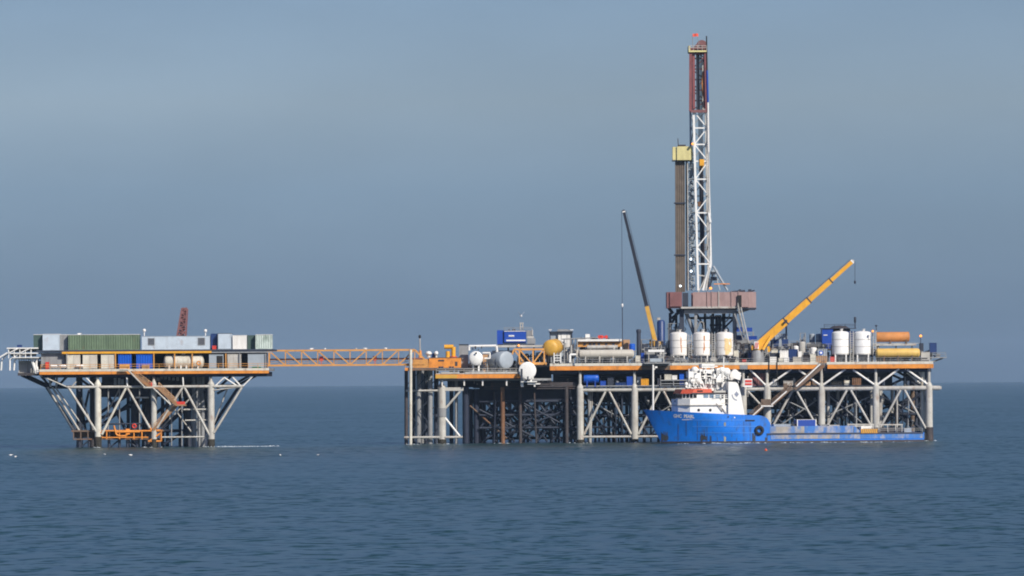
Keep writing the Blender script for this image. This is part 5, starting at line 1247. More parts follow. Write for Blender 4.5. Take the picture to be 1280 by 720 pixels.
# red upper section with crown
def rl(px_t, px_b, Y): return P(px_t, 60, Y), P(px_b, 139, Y)
legs = [rl(864,863.8,y0m-.6), rl(882.5,884.2,y0m-.6), rl(864.6,864,y1m), rl(882,884,y1m)]
for a, b_ in legs: MB().bar(a, b_, .72).build('mast_leg', M['redmast'], dk)
c4 = [(0,1), (1,3), (3,2), (2,0)]
for j in range(6):
    t, u = j/6, (j+1)/6
    for n_, (a, b_) in enumerate(c4):
        A_ = legs[a][0].lerp(legs[a][1], t); B_ = legs[b_][0].lerp(legs[b_][1], t); A1 = legs[a][0].lerp(legs[a][1], u); B1 = legs[b_][0].lerp(legs[b_][1], u)
        if n_: MB().bar(A_, B_, .34).build('girt', M['redmast'], dk)
        if n_: MB().bar(A_ if j % 2 else B_, B1 if j % 2 else A1, .26).build('lattice_brace', M['redmast' if n_ in (0,2) else 'maroon'], dk)
MB().bar(legs[0][1], legs[1][1], .7).build('girt', M['maroon'], dk)
q = MB()
for a, c, t_, b_ in ((866.5,869.5,66,136), (880,883,66,136), (869.5,880,64,68.5), (866,884,60,64)): q.pbox(a, c, t_, b_, y0m-.4, y0m-.2)
q.build('mast_panel', M['redmast'], dk)
MB().pbox(869.5, 880, 62, 66, y0m-.9, y0m-.5).build('crown_beam', M['black'], dk)
MB().pbox(864, 867, 62, 137, y1m-.8, y1m-.4).pbox(871, 874, 70, 137, y1m-.5, y1m-.1).build('mast_panel', M['grey'], dk)
MB().pbox(861.5, 884, 63, 65, y0m-1.5, y1m+1).pbox(861.2, 863.5, 57, 63, y0m-1.4, y1m+1).build('crown_platform', M['pastyellow'], dk)
MB().rail([P(862,63,y0m-1.4), P(884,62.9,y0m-1.4)], h=1.2, step=1.2).build('railing', M['palesteel'], dk)
cr = MB(); cr.lathe([(1.35,-.35),(1.4,-.3),(1.1,0),(1.4,.3),(1.35,.35)], P(878,57,YD+2), (0,1,0), 24); cr.lathe([(1.0,-.9),(1.0,-.5)], P(873,60,YD+2), (0,1,0), 18); cr.pbox(868, 882, 58.5, 63, YD+1, YD+4)
cr.build('crown_block', M['maroon'], dk)
fp = MB().tube(P(866.3,63,YD), P(866.5,44,YD), .08).tube(P(875,62,YD), P(873,45,YD), .08).build('flag_pole', M['grey'], dk)
fv = []; ff = []
for i in range(9):
    t = i/8; z = .12*math.sin(t*7)
    for py in (42.0, 45.6): fv.append(tuple(P(866.6+7*t, py+z*2, YD-.1)+Vector((0,z,0)))); 
for i in range(8): ff.append((2*i,2*i+1,2*i+3,2*i+2))
fl_ = MB(); fl_.add(fv, ff, True); fl_.add([(x,y+.05,z) for x,y,z in fv], [tuple(reversed(f)) for f in ff], True); fl_.build('flag', mat('flag_red', (.75,.10,.06), .8, var=.05), dk)
MB().tube(P(884.6,88,y0m-1), P(883.8,45,y0m-1), .16).build('whip_antenna', M['black'], dk)
MB().tube(P(885.6,128,y0m-1), P(884.6,88,y0m-1), .24).build('standpipe', M['blue'], dk)
MB().tube(P(886.4,190,y0m-1), P(885.6,128,y0m-1), .22).build('standpipe', M['white'], dk)
# travelling gear, lines, ladder inside the mast
q = MB()
for i, (px, r) in enumerate(((873,.1), (874.5,.1), (876,.1), (877.4,.1))): q.tube(P(px,64,YD+2.5), P(px+3,300,YD+2.5), r, n=6)
q.build('drilling_line', M['dark'], dk)
MB().pbox(875.2, 881, 199, 207, YD-.6, YD+1.2).tube(P(878.3,206,YD+2.3), P(878.8,213,YD+2.3), .35).build('travelling_block', M['yellow'], dk)
MB().pbox(873, 877, 252, 258, YD+2, YD+3).build('top_drive', M['rustpile'], dk)
MB().pbox(876, 880, 208, 330, YD+3.4, YD+4.4).pbox(877, 881.5, 266, 360, YD+2.8, YD+3.4).build('guide_rail', M['brownsteel'], dk)
MB().pbox(871, 875, 68, 137, YD+2.5, YD+3.3).pbox(878.6, 881.6, 74, 137, YD+1.8, YD+2.4).build('guide_rail', M['palesteel'], dk)
MB().path([P(880,90,YD), P(878.5,105,YD), P(881,125,YD)], .25).build('hose', M['rusttank'], dk)
q = MB()
for i in range(18):
    r_ = random.Random(40+i); px, py = r_.uniform(873, 884), r_.uniform(268, 360); q.pbox(px, px+r_.uniform(.8, 2.4), py, py+r_.uniform(2, 9), YD+2+r_.random()*2, YD+3+r_.random()*2)
q.build('mast_equipment', M['grey'], dk)
MB().ladder(P(887.3,320,y0m-.4), P(884.6,145,y0m-.4), .45, r=.045).build('ladder', M['palesteel'], dk)
MB().bar(P(886.8,266,y0m-.3), P(888.9,278,y0m-.3), .5, .8).build('tong_counterweight', Wm, dk)
# racked drill pipe with the yellow monkey board
rk = MB()
for i in range(9):
    for j in range(5):
        px = 845.4+i*1.35; Y = YD+2.2+j*.42+(i % 2)*.2; rk.tube(P(px+.25,365,Y), P(px-.25+.25*0,193+((i*7+j*3) % 5),Y), .15, n=6)
rk.build('drill_pipe_stand', M['pipestand'], dk)
bd_ = MB()
for y in (253, 318): bd_.pbox(843.4, 857.6, y, y+1.4, YD+1.8, YD+4.8)
bd_.build('belly_band', M['dark'], dk)
MB().pbox(858.2, 859.8, 200, 363, YD+2.6, YD+3.1).build('rack_post', M['dark'], dk)
MB().pbox(860, 861.2, 200, 363, YD+1.6, YD+2).build('rack_post', M['palesteel'], dk)
MB().pbox(846.8, 866.5, 183, 200, YD+.6, YD+.9).pbox(841.5, 846.6, 183.6, 200.4, YD+1, YD+5.2).pbox(846.8, 866.5, 183.2, 200, YD+5, YD+5.3).build('monkey_board', M['pastyellow'], dk)
MB().pbox(841, 866.4, 199.9, 201.2, YD+.9, YD+5).build('monkey_board_floor', M['dark'], dk)
MB().pbox(848, 858, 180.8, 183, YD+2, YD+4).tube(P(848.6,183,YD+2), P(848,173,YD+2), .1).build('board_equipment', M['brownsteel'], dk)
rt = MB()
lattice(rt, P(863.3,205,YD+4), P(864.5,363,YD+4), 1.7, 1.8, 34, .1, .08)
for i in range(30):
    r_ = random.Random(i); rt.pbox(861.6+r_.random()*3, 865+r_.random()*2, 206+i*5, 209+i*5, YD+3.5, YD+4.6)
rt.build('ladder_tower', M['bluegrey'], dk)
lamp(864.3, 324, YD+2, 'small greenish white lamp upper one on the derrick ladder tower', 'lamp_white', r=.3)
lamp(864.6, 339, YD+2, 'white lamp lower one on the derrick ladder tower', 'lamp_white', r=.32)
lamp(889, 360.4, YD-1, 'amber lamp over the pink wind wall at the mast foot', r=.34)
lamp(866.4, 180, YD-.5, 'amber lamp at the right end of the yellow monkey board', r=.3)
lamp(851, 357.5, YD, 'white lamp at the foot of the racked drill pipe', 'lamp_white', r=.28)

# ================================================================ the supply boat alongside
PHI = math.radians(13); YB0 = -27.0; cphi, sphi = math.cos(PHI), math.sin(PHI)
bxw = XX(805, 512, YB0)
bt = thing('supply_vessel', 'blue hulled supply boat with white wheelhouse and red visor alongside the drilling platform', 'supply boat', (bxw, YB0, 0), rz=PHI, local=True)
def Bp(px, py, yl):
    u = px-640-TH*(py-360); c0 = .2*u/DIST
    x = (c0*(DIST+YB0+yl*cphi)-bxw+yl*sphi)/(cphi-c0*sphi)
    Y = YB0+x*sphi+yl*cphi; return Vector((x, yl, EYEH+(EYE-py-TH*(px-640))*k(Y)))
HB = 7.0
LEN = Bp(1156, 545, -HB).x; XF = Bp(964, 530, -HB).x
zbow = Bp(805, 512, 0).z
sheer = [(0, zbow)]+[(Bp(a, b_, -HB).x, Bp(a, b_, -HB).z) for a, b_ in ((850,514.6),(900,517.2),(930,518.4),(950,519.2),(956,520.6),(960,523.6),(963,528.5),(964.5,533))]
zaft = Bp(1060, 541, -HB).z
def ztop(x):
    if x >= sheer[-1][0]: return zaft
    for (a, za), (c, zc) in zip(sheer[:-1], sheer[1:]):
        if x <= c: return za+(zc-za)*(x-a)/max(1e-6, c-a)
    return zaft
def xstem(z): return 4.6*(1-max(-.3, min(1, z/zbow)))
def hbz(x, z):
    e = 23-9.5*max(0, min(1, z/zbow)); t = max(0, min(1, (x-xstem(z))/e)); return max(.03, HB*math.sin(math.pi/2*t)**.85)
def hull(name, m, z0f, z1f, xs):
    mb = MB(); nz_ = 7
    for s in (-1, 1):
        vs = []
        for q in xs:
            for j in range(nz_):
                x = q*LEN; zz0, zz1 = z0f(x), z1f(x); z = zz0+(zz1-zz0)*j/(nz_-1)
                xr = xstem(z)*(1-q)**6+x; vs.append((xr, s*hbz(xr, z), z))
        f = [(i*nz_+j, (i+1)*nz_+j, (i+1)*nz_+j+1, i*nz_+j+1) for i in range(len(xs)-1) for j in range(nz_-1)]
        mb.add(vs, f if s < 0 else [tuple(reversed(a)) for a in f], True)
    vs = []
    for q in xs:
        x = q*LEN; z = z1f(x)-(.0 if x > XF else .9); xr = xstem(z)*(1-q)**6+x; h = hbz(xr, z)-.03; vs += [(xr,-h,z), (xr,h,z)]
    mb.add(vs, [(2*i,2*i+2,2*i+3,2*i+1) for i in range(len(xs)-1)])
    x = LEN; mb.add([(x,-HB,z0f(x)), (x,HB,z0f(x)), (x,HB,z1f(x)), (x,-HB,z1f(x))], [(0,1,2,3)])
    return mb.build(name, m, bt)
xs = sorted(set([i/70 for i in range(71)]+[i/400 for i in range(20)]+[a/LEN for a, _ in sheer]+[(sheer[-1][0]+.02)/LEN]))
HM = mat('hull_blue', (.004,.175,.70), .4, var=.13, scale=.25, streak=.5, scol=(.008,.12,.40), rust=.34, rcol=(.05,.085,.20))
HA = mat('hull_blue_worn', (.03,.16,.50), .5, var=.2, scale=.3, streak=.6, scol=(.16,.22,.28), rust=.62, rcol=(.40,.37,.34))
hull('hull', HM, lambda x: .55, ztop, xs)
hull('boot_topping', M['brownsteel'], lambda x: -1.8, lambda x: .548, xs)
# worn bulwark of the after deck
XBE = Bp(1068, 535, -HB).x; XGR = Bp(1006, 535, -HB).x
GW = mat('scoured_grey_paint', (.36,.33,.30), .75, var=.3, rust=.75, rcol=(.05,.17,.45), streak=.4, scol=(.22,.22,.22))
MB().box(XF-.2, XGR, -HB-.06, -HB-.025, zaft+.08, zaft+1.7).build('scoured_panel', GW, bt)
MB().box(XF+1.2, XGR+9, -HB-.14, -HB-.105, 1.0, zaft-.45).build('scoured_panel', GW, bt)
MB().add([(XBE+.02,-HB-.02,zaft+.05), (XBE+2.1,-HB-.02,zaft+.05), (XBE+.02,-HB-.02,zaft+1.75), (XBE+.02,-HB+.14,zaft+.05), (XBE+2.1,-HB+.14,zaft+.05), (XBE+.02,-HB+.14,zaft+1.75)], [(0,1,2), (5,4,3), (1,4,5,2), (0,2,5,3), (0,3,4,1)]).build('bulwark_end', HA, bt)
MB().rail([(XBE+2.4,-HB+.1,zaft), (LEN-.4,-HB+.1,zaft)], h=1.0, step=2.2, r=.05).build('railing', M['grey'], bt)
for s in (-1, 1):
    bw0 = MB()
    x = sheer[-1][0]-.3
    while x < XBE-.1:
        x1_ = min(x+7.2, XBE); bw0.box(x, x1_-.12, s*HB-.14 if s > 0 else -HB-.02, s*HB+.02 if s > 0 else -HB+.14, zaft+.05, zaft+1.75); x = x1_
    bw0.build('bulwark', HA, bt)
MB().box(XF-1, LEN-.3, -HB-.22, -HB+.1, zaft-.32, zaft+.02).build('rubbing_strake', M['dark'], bt)
MB().box(XF, LEN, -HB-.1, -HB-.005, .9, zaft-.4).build('side_plating', HA, bt)
MB().box(LEN-.3, LEN+.6, -HB+.2, HB-.2, .3, zaft-.2).build('stern_fender', M['black'], bt)
def onhull(mb, px0, px1, py0, py1, off=.04, n=10):
    vs = []
    for i in range(n+1):
        for py in (py1, py0):
            p = Bp(px0+(px1-px0)*i/n, py+0*i, -HB); x = p.x
            h = hbz(x, p.z)
            for it in range(4):
                p = Bp(px0+(px1-px0)*i/n, py, -h); h = hbz(p.x, p.z)
            vs.append((p.x, -h-off, p.z))
    mb.add(vs, [(2*i,2*i+2,2*i+3,2*i+1) for i in range(n)], True); return mb
HL = mat('hull_light_blue', (.05,.24,.72), .45, var=.08)
onhull(MB(), 862, 943, 524.6, 525.6, .10).build('rubbing_strake', HL, bt)
onhull(MB(), 866, 952, 532.6, 533.5, .10).build('rubbing_strake', HL, bt)
onhull(MB(), 870, 955, 540.6, 541.5, .10).build('rubbing_strake', HL, bt)
onhull(MB(), 853, 866, 524.2, 525, .07).build('name_line', M['clean_white'], bt)
onhull(MB(), 905.5, 908, 528, 552, .09).build('draught_mark', mat('draught_grey', (.30,.30,.24), .8, var=.3), bt)
ST2 = mat('hull_streak', (.035,.10,.30), .7, var=.4, rust=.3, rcol=(.12,.07,.05))
ST = mat('hull_scrape', (.045,.05,.055), .8, var=.4, rust=.5, rcol=(.05,.12,.30))
for a, c, t_, b_ in ((827,836,538,552), (876,885,540,552), (888,890,542,552), (941,945,536,553), (957,960,540,553)):
    sq = MB(); r_ = random.Random(int(a)); x = a
    while x < c:
        w_ = r_.uniform(.5, 1.3); f0, f1 = r_.uniform(0, .55), r_.uniform(.8, 1); onhull(sq, x, min(c, x+w_), t_+(b_-t_)*f0, t_+(b_-t_)*f1, .06, 2); x += w_*r_.uniform(.8, 1.3)
    sq.build('scrape_mark', ST, bt)['kind'] = 'stuff'
onhull(MB(), 932, 944, 524.8, 526.4, .13).build('scuttle_slot', M['black'], bt)
for px, py in ((918,521.2), (910,520.4)): onhull(MB(), px, px+1.6, py, py+1.4, .08, 2).build('light_port', M['clean_white' if px == 918 else 'black'], bt)
def text_mesh(s, size):
    cu = bpy.data.curves.new('name_text', 'FONT'); cu.body = s; cu.size = size; cu.offset = .03
    o = bpy.data.objects.new('name_text', cu); COL.objects.link(o); dg = bpy.context.evaluated_depsgraph_get()
    me = bpy.data.meshes.new_from_object(o.evaluated_get(dg)); bpy.data.objects.remove(o); return me
me = text_mesh('GHC  PEARL', 1.25); wtx = max(v.co.x for v in me.vertices)
lm = MB(); lv_ = []
for v in me.vertices:
    px = 842.5+v.co.x/wtx*26; py = 521.8+v.co.x/wtx*.9-v.co.y*4.6; h = 5
    for it in range(5):
        p = Bp(px, py, -h); h = hbz(p.x, p.z)
    lv_.append((p.x, -h-.06, p.z))
lm.add(lv_, [tuple(p.vertices) for p in me.polygons]); lm.build('name_lettering', M['clean_white'], bt)
for px, t_, b_ in ((848,530,551), (858,526,545), (872,527,550), (884,534,550), (897,527,552), (915,523,546), (921,535,552), (930,527,545), (938,528,552)):
    onhull(MB(), px, px+.8, t_, b_, .05, 2).build('rust_streak', ST2, bt)
# tyre fender
p = Bp(949.5, 538, -HB); tm = MB(); nn_, ll = 20, 8; vs = []; fs = []
for i in range(nn_):
    a = 6.28319*i/nn_
    for j in range(ll):
        b_ = 6.28319*j/ll; rr_ = .85+.36*math.cos(b_); vs.append((p.x+rr_*math.cos(a), -HB-.32+.34*math.sin(b_), p.z+rr_*math.sin(a)))
for i in range(nn_):
    for j in range(ll): fs.append((i*ll+j, i*ll+(j+1)%ll, ((i+1)%nn_)*ll+(j+1)%ll, ((i+1)%nn_)*ll+j))
tm.add(vs, fs, True); tm.build('tyre_fender', M['black'], bt)
# superstructure
CW = M['clean_white']
def plan(mb, pts, z0, z1, inset=0.0):
    n = len(pts); cx = sum(a for a, _ in pts)/n
    vs = [(x,y,z0) for x,y in pts]+[(x+inset*(1 if x < cx else 0),y,z1) for x,y in pts]
    return mb.add(vs, [tuple(range(n-1,-1,-1)), tuple(range(n,2*n))]+[(i,(i+1)%n,n+(i+1)%n,n+i) for i in range(n)])
xf = Bp(840, 508, 3.2).x; xa_ = Bp(924, 508, -5.6).x
zs = [Bp(880, q, -5.6).z for q in (517.5, 507.0, 498.6, 492.0, 486.5)]
z_deck = Bp(880, 520, -5.6).z
def front(x, hw, ch, xb): return [(x,3.2), (x,-3.2), (x+ch,-hw), (xb,-hw), (xb,hw), (x+ch,hw)]
MB2 = MB(); plan(MB2, front(xf, 5.7, 2.4, xa_), z_deck-.6, zs[1]); MB2.build('lower_house', CW, bt)
MB2 = MB(); plan(MB2, front(xf-.25, 6.1, 2.4, Bp(904,503,-6).x), zs[1]+.02, zs[1]+.2); MB2.build('deck_edge', M['palesteel'], bt)
MB2 = MB(); plan(MB2, front(xf-.05, 5.9, 2.4, Bp(901,503,-6).x), zs[1]+.22, zs[2]); MB2.build('upper_house', CW, bt)
MB2 = MB(); plan(MB2, front(xf+1.1, 5.4, 2.2, Bp(914,495,-5).x), zs[2]+.02, zs[3]); MB2.build('wheelhouse', M['white'], bt)
wx = MB(); a, c = (xf+1.1, -3.2), (xf+3.3, -5.4)
xw0 = xf+1.1
for i in range(5):                                                    # window row: front, chamfer, side
    y = 2.9-i*1.22; wx.box(xw0-.05, xw0-.006, y-.98, y, zs[2]+.25, zs[3]-.12)
for i in range(3):
    t0, t1 = i/3+.05, (i+1)/3-.05
    p0 = Vector((a[0]+(c[0]-a[0])*t0-.03, a[1]+(c[1]-a[1])*t0-.03, 0)); p1 = Vector((a[0]+(c[0]-a[0])*t1-.03, a[1]+(c[1]-a[1])*t1-.03, 0))
    wx.add([(p0.x,p0.y,zs[2]+.25), (p1.x,p1.y,zs[2]+.25), (p1.x,p1.y,zs[3]-.12), (p0.x,p0.y,zs[3]-.12)], [(0,1,2,3)])
wx.build('window', M['glass'], bt)
for a_, c_, m in ((867.5,871.5,'glass'), (880,886,'paleglass'), (887.5,893,'paleglass'), (895,900.5,'paleglass'), (902,905,'glass'), (907,909,'glass')):
    x0_, x1_ = Bp(a_,495,-5.4).x, Bp(c_,495,-5.4).x; MB().box(x0_, x1_, -5.46, -5.41, zs[2]+.22, zs[3]-.15).build('window', M[m], bt)
for px in (874, 888.5, 904): 
    p = Bp(px, 512.6, -5.7); MB().lathe([(.36,0),(.36,.05)], (p.x,-5.71,p.z), (0,-1,0), 14).build('porthole', M['glass'], bt)
p = Bp(850, 501.5, -3.5); MB().lathe([(.3,0),(.3,.05)], (xf-.06,-.6,p.z), (-1,0,0), 12).build('porthole', M['glass'], bt)
MB().pbox(0,0,0,0,0,0) if False else None
vz = MB(); plan(vz, [(xf+.6,3.6), (xf+.6,-3.4), (xf+3.0,-5.55), (Bp(891,490,-6).x,-5.55), (Bp(891,490,-6).x,5.55), (xf+3.0,5.55)], zs[3]+.02, zs[4]+.05, inset=.5); vz.build('visor', M['ltred'], bt)
MB().box(Bp(873,489,-6.3).x, Bp(880,489,-6.3).x, -5.62, -5.5, zs[3]+.45, zs[3]+.8).build('visor_slot', M['black'], bt)
MB().box(Bp(866,492,-6).x, Bp(914,492,-6).x, -5.62, 5.62, zs[3]-.12, zs[3]+.22).build('roof_edge', M['brownsteel'], bt)
MB().box(Bp(892,490,-5).x, Bp(912,490,-5).x, -5.5, 5.5, zs[3]+.25, zs[3]+.7).build('roof_deck', M['palesteel'], bt)
fx = [Bp(a_, b_, -6.4) for a_, b_ in ((911,518.5),(931.5,519),(927,494),(923,479.6),(920.5,477.6),(911,477))]
for s in (-1, 1):
    fu = MB(); fu.prism([(q.x,q.z) for q in fx], -6.5 if s < 0 else 3.3, -3.3 if s < 0 else 6.5); fu.build('funnel', CW, bt)
    MB().box(fx[5].x+.3, fx[3].x-.4, (-6.3 if s < 0 else 3.5), (-3.5 if s < 0 else 6.3), fx[4].z+.02, fx[4].z+.5).build('funnel_cap', M['black'], bt)
p = Bp(921.3, 492.8, -6.5); d_ = .62
LG = mat('logo_slate', (.22,.25,.34), .5, var=.05)
MB().add([(p.x,-6.53,p.z-d_*1.15), (p.x+d_,-6.53,p.z), (p.x,-6.53,p.z+d_*1.15), (p.x-d_,-6.53,p.z)], [(0,1,2,3)]).build('logo_diamond', LG, bt)
am = MB(); vs = []
for i in range(9):
    a = math.radians(180+i*11)
    for r_ in (1.15, 1.4): vs.append((p.x+.15+r_*math.cos(a), -6.53, p.z-.05+r_*1.1*math.sin(a)))
am.add(vs, [(2*i,2*i+2,2*i+3,2*i+1) for i in range(8)]); am.build('logo_arc', LG, bt)
# mast, domes, rescue gear above the wheelhouse
zr = zs[4]
def bbox(a, c, t_, b_, yl, yd, name, m, parent=bt):
    p0, p1 = Bp(a,b_,yl), Bp(c,t_,yl); return MB().box(p0.x, p1.x, yl, yl+yd, p0.z, p1.z).build(name, M[m], parent)
bbox(882, 895, 474, 492, -2.2, 3.5, 'mast_house', 'clean_white')
ml = MB(); tp, bp_ = Bp(886, 457, 0), Bp(886, 476, 0)
for dx, dy in ((-1,-1),(1,-1),(1,1),(-1,1)): ml.bar((bp_.x+dx*1.4,dy*1.4,bp_.z), (tp.x+dx*.8,dy*.9,tp.z), .3)
for f in (.3, .65, .95):
    z = bp_.z+(tp.z-bp_.z)*f; ml.box(tp.x-2.0, tp.x+2.0, -1.5, 1.5, z-.12, z+.12)
ml.build('mast', CW, bt)
bbox(878, 894, 455, 460, -1.5, 3, 'mast_platform', 'clean_white'); bbox(880, 891, 462, 467, -1.8, 3, 'mast_platform', 'clean_white')
bbox(866, 879, 461, 464.2, -3, 4, 'monitor_platform', 'clean_white'); bbox(897, 911, 460, 463, -3, 4, 'monitor_platform', 'clean_white')
bbox(862, 868, 464.3, 472, -3.2, 3, 'rescue_boat_rack', 'clean_white'); bbox(869, 877, 466, 473, -3.5, 3, 'equipment_locker', 'clean_white'); bbox(899, 908, 463.5, 471, -3, 3, 'equipment_locker', 'clean_white')
bbox(864, 870, 474, 477, -4, 2, 'equipment_locker', 'clean_white'); bbox(896, 903, 473, 478, -3.6, 2, 'equipment_locker', 'white'); bbox(903, 909, 477, 484, -3.8, 2, 'equipment_locker', 'white')
for px, py, r in ((873.5,475,.95), (899,474,.85), (908.5,465,1.1), (863.5,481,.55), (858.5,480,.5), (893,471,.7), (869,462.5,.9), (903,463,.9), (877,478.5,.6)):
    p = Bp(px, py, -2.6); MB().lathe([(r*math.sin(q), -r*math.cos(q)) for q in [i*math.pi/8 for i in range(1, 8)]], p, n=16).box(p.x-.2, p.x+.2, -2.8, -2.4, p.z-r-1.6, p.z-r*.8).build('satellite_dome', CW, bt)
bbox(859, 880, 484.2, 485.2, -4.5, 5, 'upper_deck', 'white')
bbox(862, 912, 472.8, 473.6, -3.4, 6, 'upper_deck', 'white'); bbox(866, 912, 479.4, 480, -3.6, 6, 'upper_deck', 'palesteel')
q = MB()
for i in range(34):
    r_ = random.Random(70+i); px, py, yl = r_.uniform(857, 924), r_.uniform(464, 486), r_.uniform(-4.5, -.5)
    p0 = Bp(px, py, yl); p1 = Bp(px+r_.uniform(-3, 3), min(488, py+r_.uniform(3, 9)), yl); q.bar(p0, p1, r_.uniform(.12, .3))
q.build('rigging', CW, bt)['kind'] = 'stuff'
q = MB()
for px in range(862, 913, 7): q.bar(Bp(px,461,-3.2), Bp(px,487,-3.2), .22)
q.build('stanchion', CW, bt)
q = MB()
for px, py in ((873,463), (890,468), (889,473), (900,466), (905,476), (893,481), (882,464), (920,478), (917,474), (867,483), (872,483), (885,487), (903,489)):
    p0, p1 = Bp(px,py+1.4,-4.6), Bp(px+1.3,py,-4.6); q.box(p0.x, p1.x, -4.65, -4.3, p0.z, p1.z)
q.build('fitting', M['dark'], bt)
cr_ = MB(); a = Bp(915, 480, -2); 
cr_.tube((a.x,-2,zs[3]), Bp(915,470,-2), .55, n=14).bar(Bp(913,468,-2), Bp(926,472,-2), .9, 1.3).bar(Bp(917,464,-2), Bp(926,468,-2), .8).lathe([(.9,-.5),(1,0),(.9,.5)], Bp(919,466.5,-2), (0,1,0), 16)
cr_.build('deck_crane', M['white'], bt)
MB().tube(Bp(905,490,-3), Bp(905.2,446,-3), .16).build('aerial', CW, bt)
MB().tube(Bp(817,514,-.5), Bp(817,456,-.5), .24).tube(Bp(817,463,-.5), Bp(820.5,459.5,-.5), .14).box(Bp(820.5,460,-.5).x-.3, Bp(820.5,460,-.5).x+.3, -.8, -.2, Bp(820,460,-.5).z, Bp(820,458,-.5).z).build('bow_mast', M['white'], bt)
q = MB()
for px, py in ((896,504),(901,507)): q.bar(Bp(px,py,-6), Bp(px+8,py+10,-6), .16)
q.build('ladder', M['palesteel'], bt)
bbox(905, 911, 497.5, 498.6, -6.3, 2, 'bridge_wing', 'white'); bbox(905, 911, 503.6, 504.4, -6.3, 2, 'bridge_wing', 'palesteel')
MB().rail([Bp(893,498.6,-6), Bp(911,498.6,-6)], h=1, step=1.5).build('railing', CW, bt)
# on the after deck
def bcontainer(name, label, a, c, t_, yl, dep, m, cat, zb=None, frame=None):
    p0, p1 = Bp(a, 530, yl), Bp(c, t_, yl); zb = zaft+.02 if zb is None else zb
    R_ = Matrix.Translation((bxw, YB0, 0)) @ Matrix.Rotation(PHI, 4, 'Z')
    o = thing(name, label, cat, R_ @ Vector(((p0.x+p1.x)/2, yl+dep/2, zb)), rz=PHI, local=True); w2 = (p1.x-p0.x)/2; h = p1.z-zb
    b_ = MB(); b_.box(-w2+.05, w2-.05, -dep/2+.05, dep/2, .1, h-.08)
    n = int(w2*2/.5)
    for i in range(n): x = -w2+.2+(2*w2-.4)*i/n; b_.box(x, x+.22, -dep/2-.03, -dep/2+.048, .25, h-.2)
    b_.build('body', m, o)
    f = MB(); f.box(-w2, w2, -dep/2, dep/2, h-.078, h)
    for x in (-w2, w2-.2): f.box(x, x+.2, -dep/2-.04, -dep/2+.15, 0, h-.08)
    f.box(-w2+.2, w2-.2, -dep/2-.03, dep/2, 0, .098)
    f.build('frame', frame or m, o); return o
bcontainer('cargo_container', 'royal blue cargo container with white frame on the boat after deck', 997, 1021, 524.3, -5.4, 3, M['blue'], 'container', frame=M['white'])
bcontainer('cargo_container', 'grey steel cargo tank frame left of the blue cargo container', 968, 990, 530, -4, 3, M['bluegrey'], 'container')
bcontainer('cargo_crate', 'white crate above the yellow hatched board on the after deck', 1077, 1090, 532.5, -6.6, 2.4, M['white'], 'crate')
q = MB(); z = zaft+2.3
for a, c, py in ((1060,1093,530.5), (1098,1129,530.8), (1060,1088,532.6)): q.bar(Bp(a,py,-6.2), Bp(c,py,-6.2), .28)
for px in (1061, 1070, 1080, 1092, 1099, 1110, 1120, 1128): 
    p = Bp(px,530.6,-6.2); q.bar(p, Vector((p.x,p.y,zaft)), .2)
q.build('cargo_rail', M['palesteel'], bt)
MB().box(Bp(1093,532,-5).x, Bp(1127,532,-5).x, -6, -2, zaft+.03, zaft+1.2).build('deck_hatch', M['brownsteel'], bt)
hb_ = MB(); p0, p1 = Bp(1077,541.5,-HB-.3), Bp(1098,536,-HB-.3); 
hb_.box(p0.x, p1.x, -HB-.3, -HB-.24, p0.z, p1.z); hb_.build('hatched_board', M['yellow'], bt)
q = MB(); n = 9
for i in range(n):
    x = p0.x+(p1.x-p0.x)*(i+.3)/n; q.add([(x,-HB-.33,p0.z), (x+.2,-HB-.33,p0.z), (x+.45,-HB-.33,p1.z), (x+.25,-HB-.33,p1.z)], [(0,1,2,3)])
q.build('hatching', M['brown'], bt)
for a, c, t_, m, lab in ((1026,1034,530.5,'grey','small grey cargo box right of the blue cargo container'), (1037,1050,531,'palesteel','low pale grey cargo skid near the middle of the after deck'), (1131,1140,535,'bluegrey','grey box near the boat stern'), (991,996,530,'brownsteel','narrow dark cargo box left of the blue cargo container')):
    bcontainer('cargo_box', lab, a, c, t_, -4.8, 2.4, M[m], 'box')

# ================================================================ gulls, buoys, white water
def gull_mesh(scale=1.0, flying=False):
    mb = MB(); s = scale
    ring_ = [(.02,-.30),(.10,-.2),(.15,0),(.13,.15),(.07,.25),(.075,.33),(.06,.40),(.015,.45)]
    mb.lathe([(r*s, h*s) for r, h in ring_], (0,0,.12*s), (1,0,.25), 12)
    if flying:
        for sg in (-1, 1): mb.add([(.12*s,0,.2*s), (-.1*s,0,.2*s), (-.12*s,sg*.35*s,.55*s), (.02*s,sg*.4*s,.6*s), (-.25*s,sg*.7*s,.85*s)], [(0,1,2,3), (2,4,3)])
    else:
        for sg in (-1, 1): mb.add([(.15*s,sg*.10*s,.22*s), (-.1*s,sg*.15*s,.16*s), (-.5*s,sg*.05*s,.2*s), (-.1*s,sg*.08*s,.27*s)], [(0,1,2,3)])
    return mb
def gull(px, py, Y, label, group, sc=1.2, flying=False, rz=0):
    p = P(px, py, Y); o = thing('gull', label, 'bird', p, group, rz, True)
    gull_mesh(sc, flying).build('body', M['gull'], o)
    MB().lathe([(.03*sc,0),(.02*sc,.06*sc),(.004,.12*sc)], (.44*sc,0,.245*sc), (1,0,-.1), 8).build('beak', M['yellow'], o)
    return o
def sea_Y(px, py):                                                    # where a pixel row meets the water
    u, v = uv(px, py); return EYEH/((v-EYE)*.2/DIST)-DIST
for i, (px, py) in enumerate(((14,570), (20,572), (131.5,569), (164,570), (351,570), (398,570))):
    Y = sea_Y(px, py); o = gull(px, py, Y, 'white gull floating on the water before the left platform', 'gulls floating on the water', 1.0, rz=i*1.1); o.location.z = .08
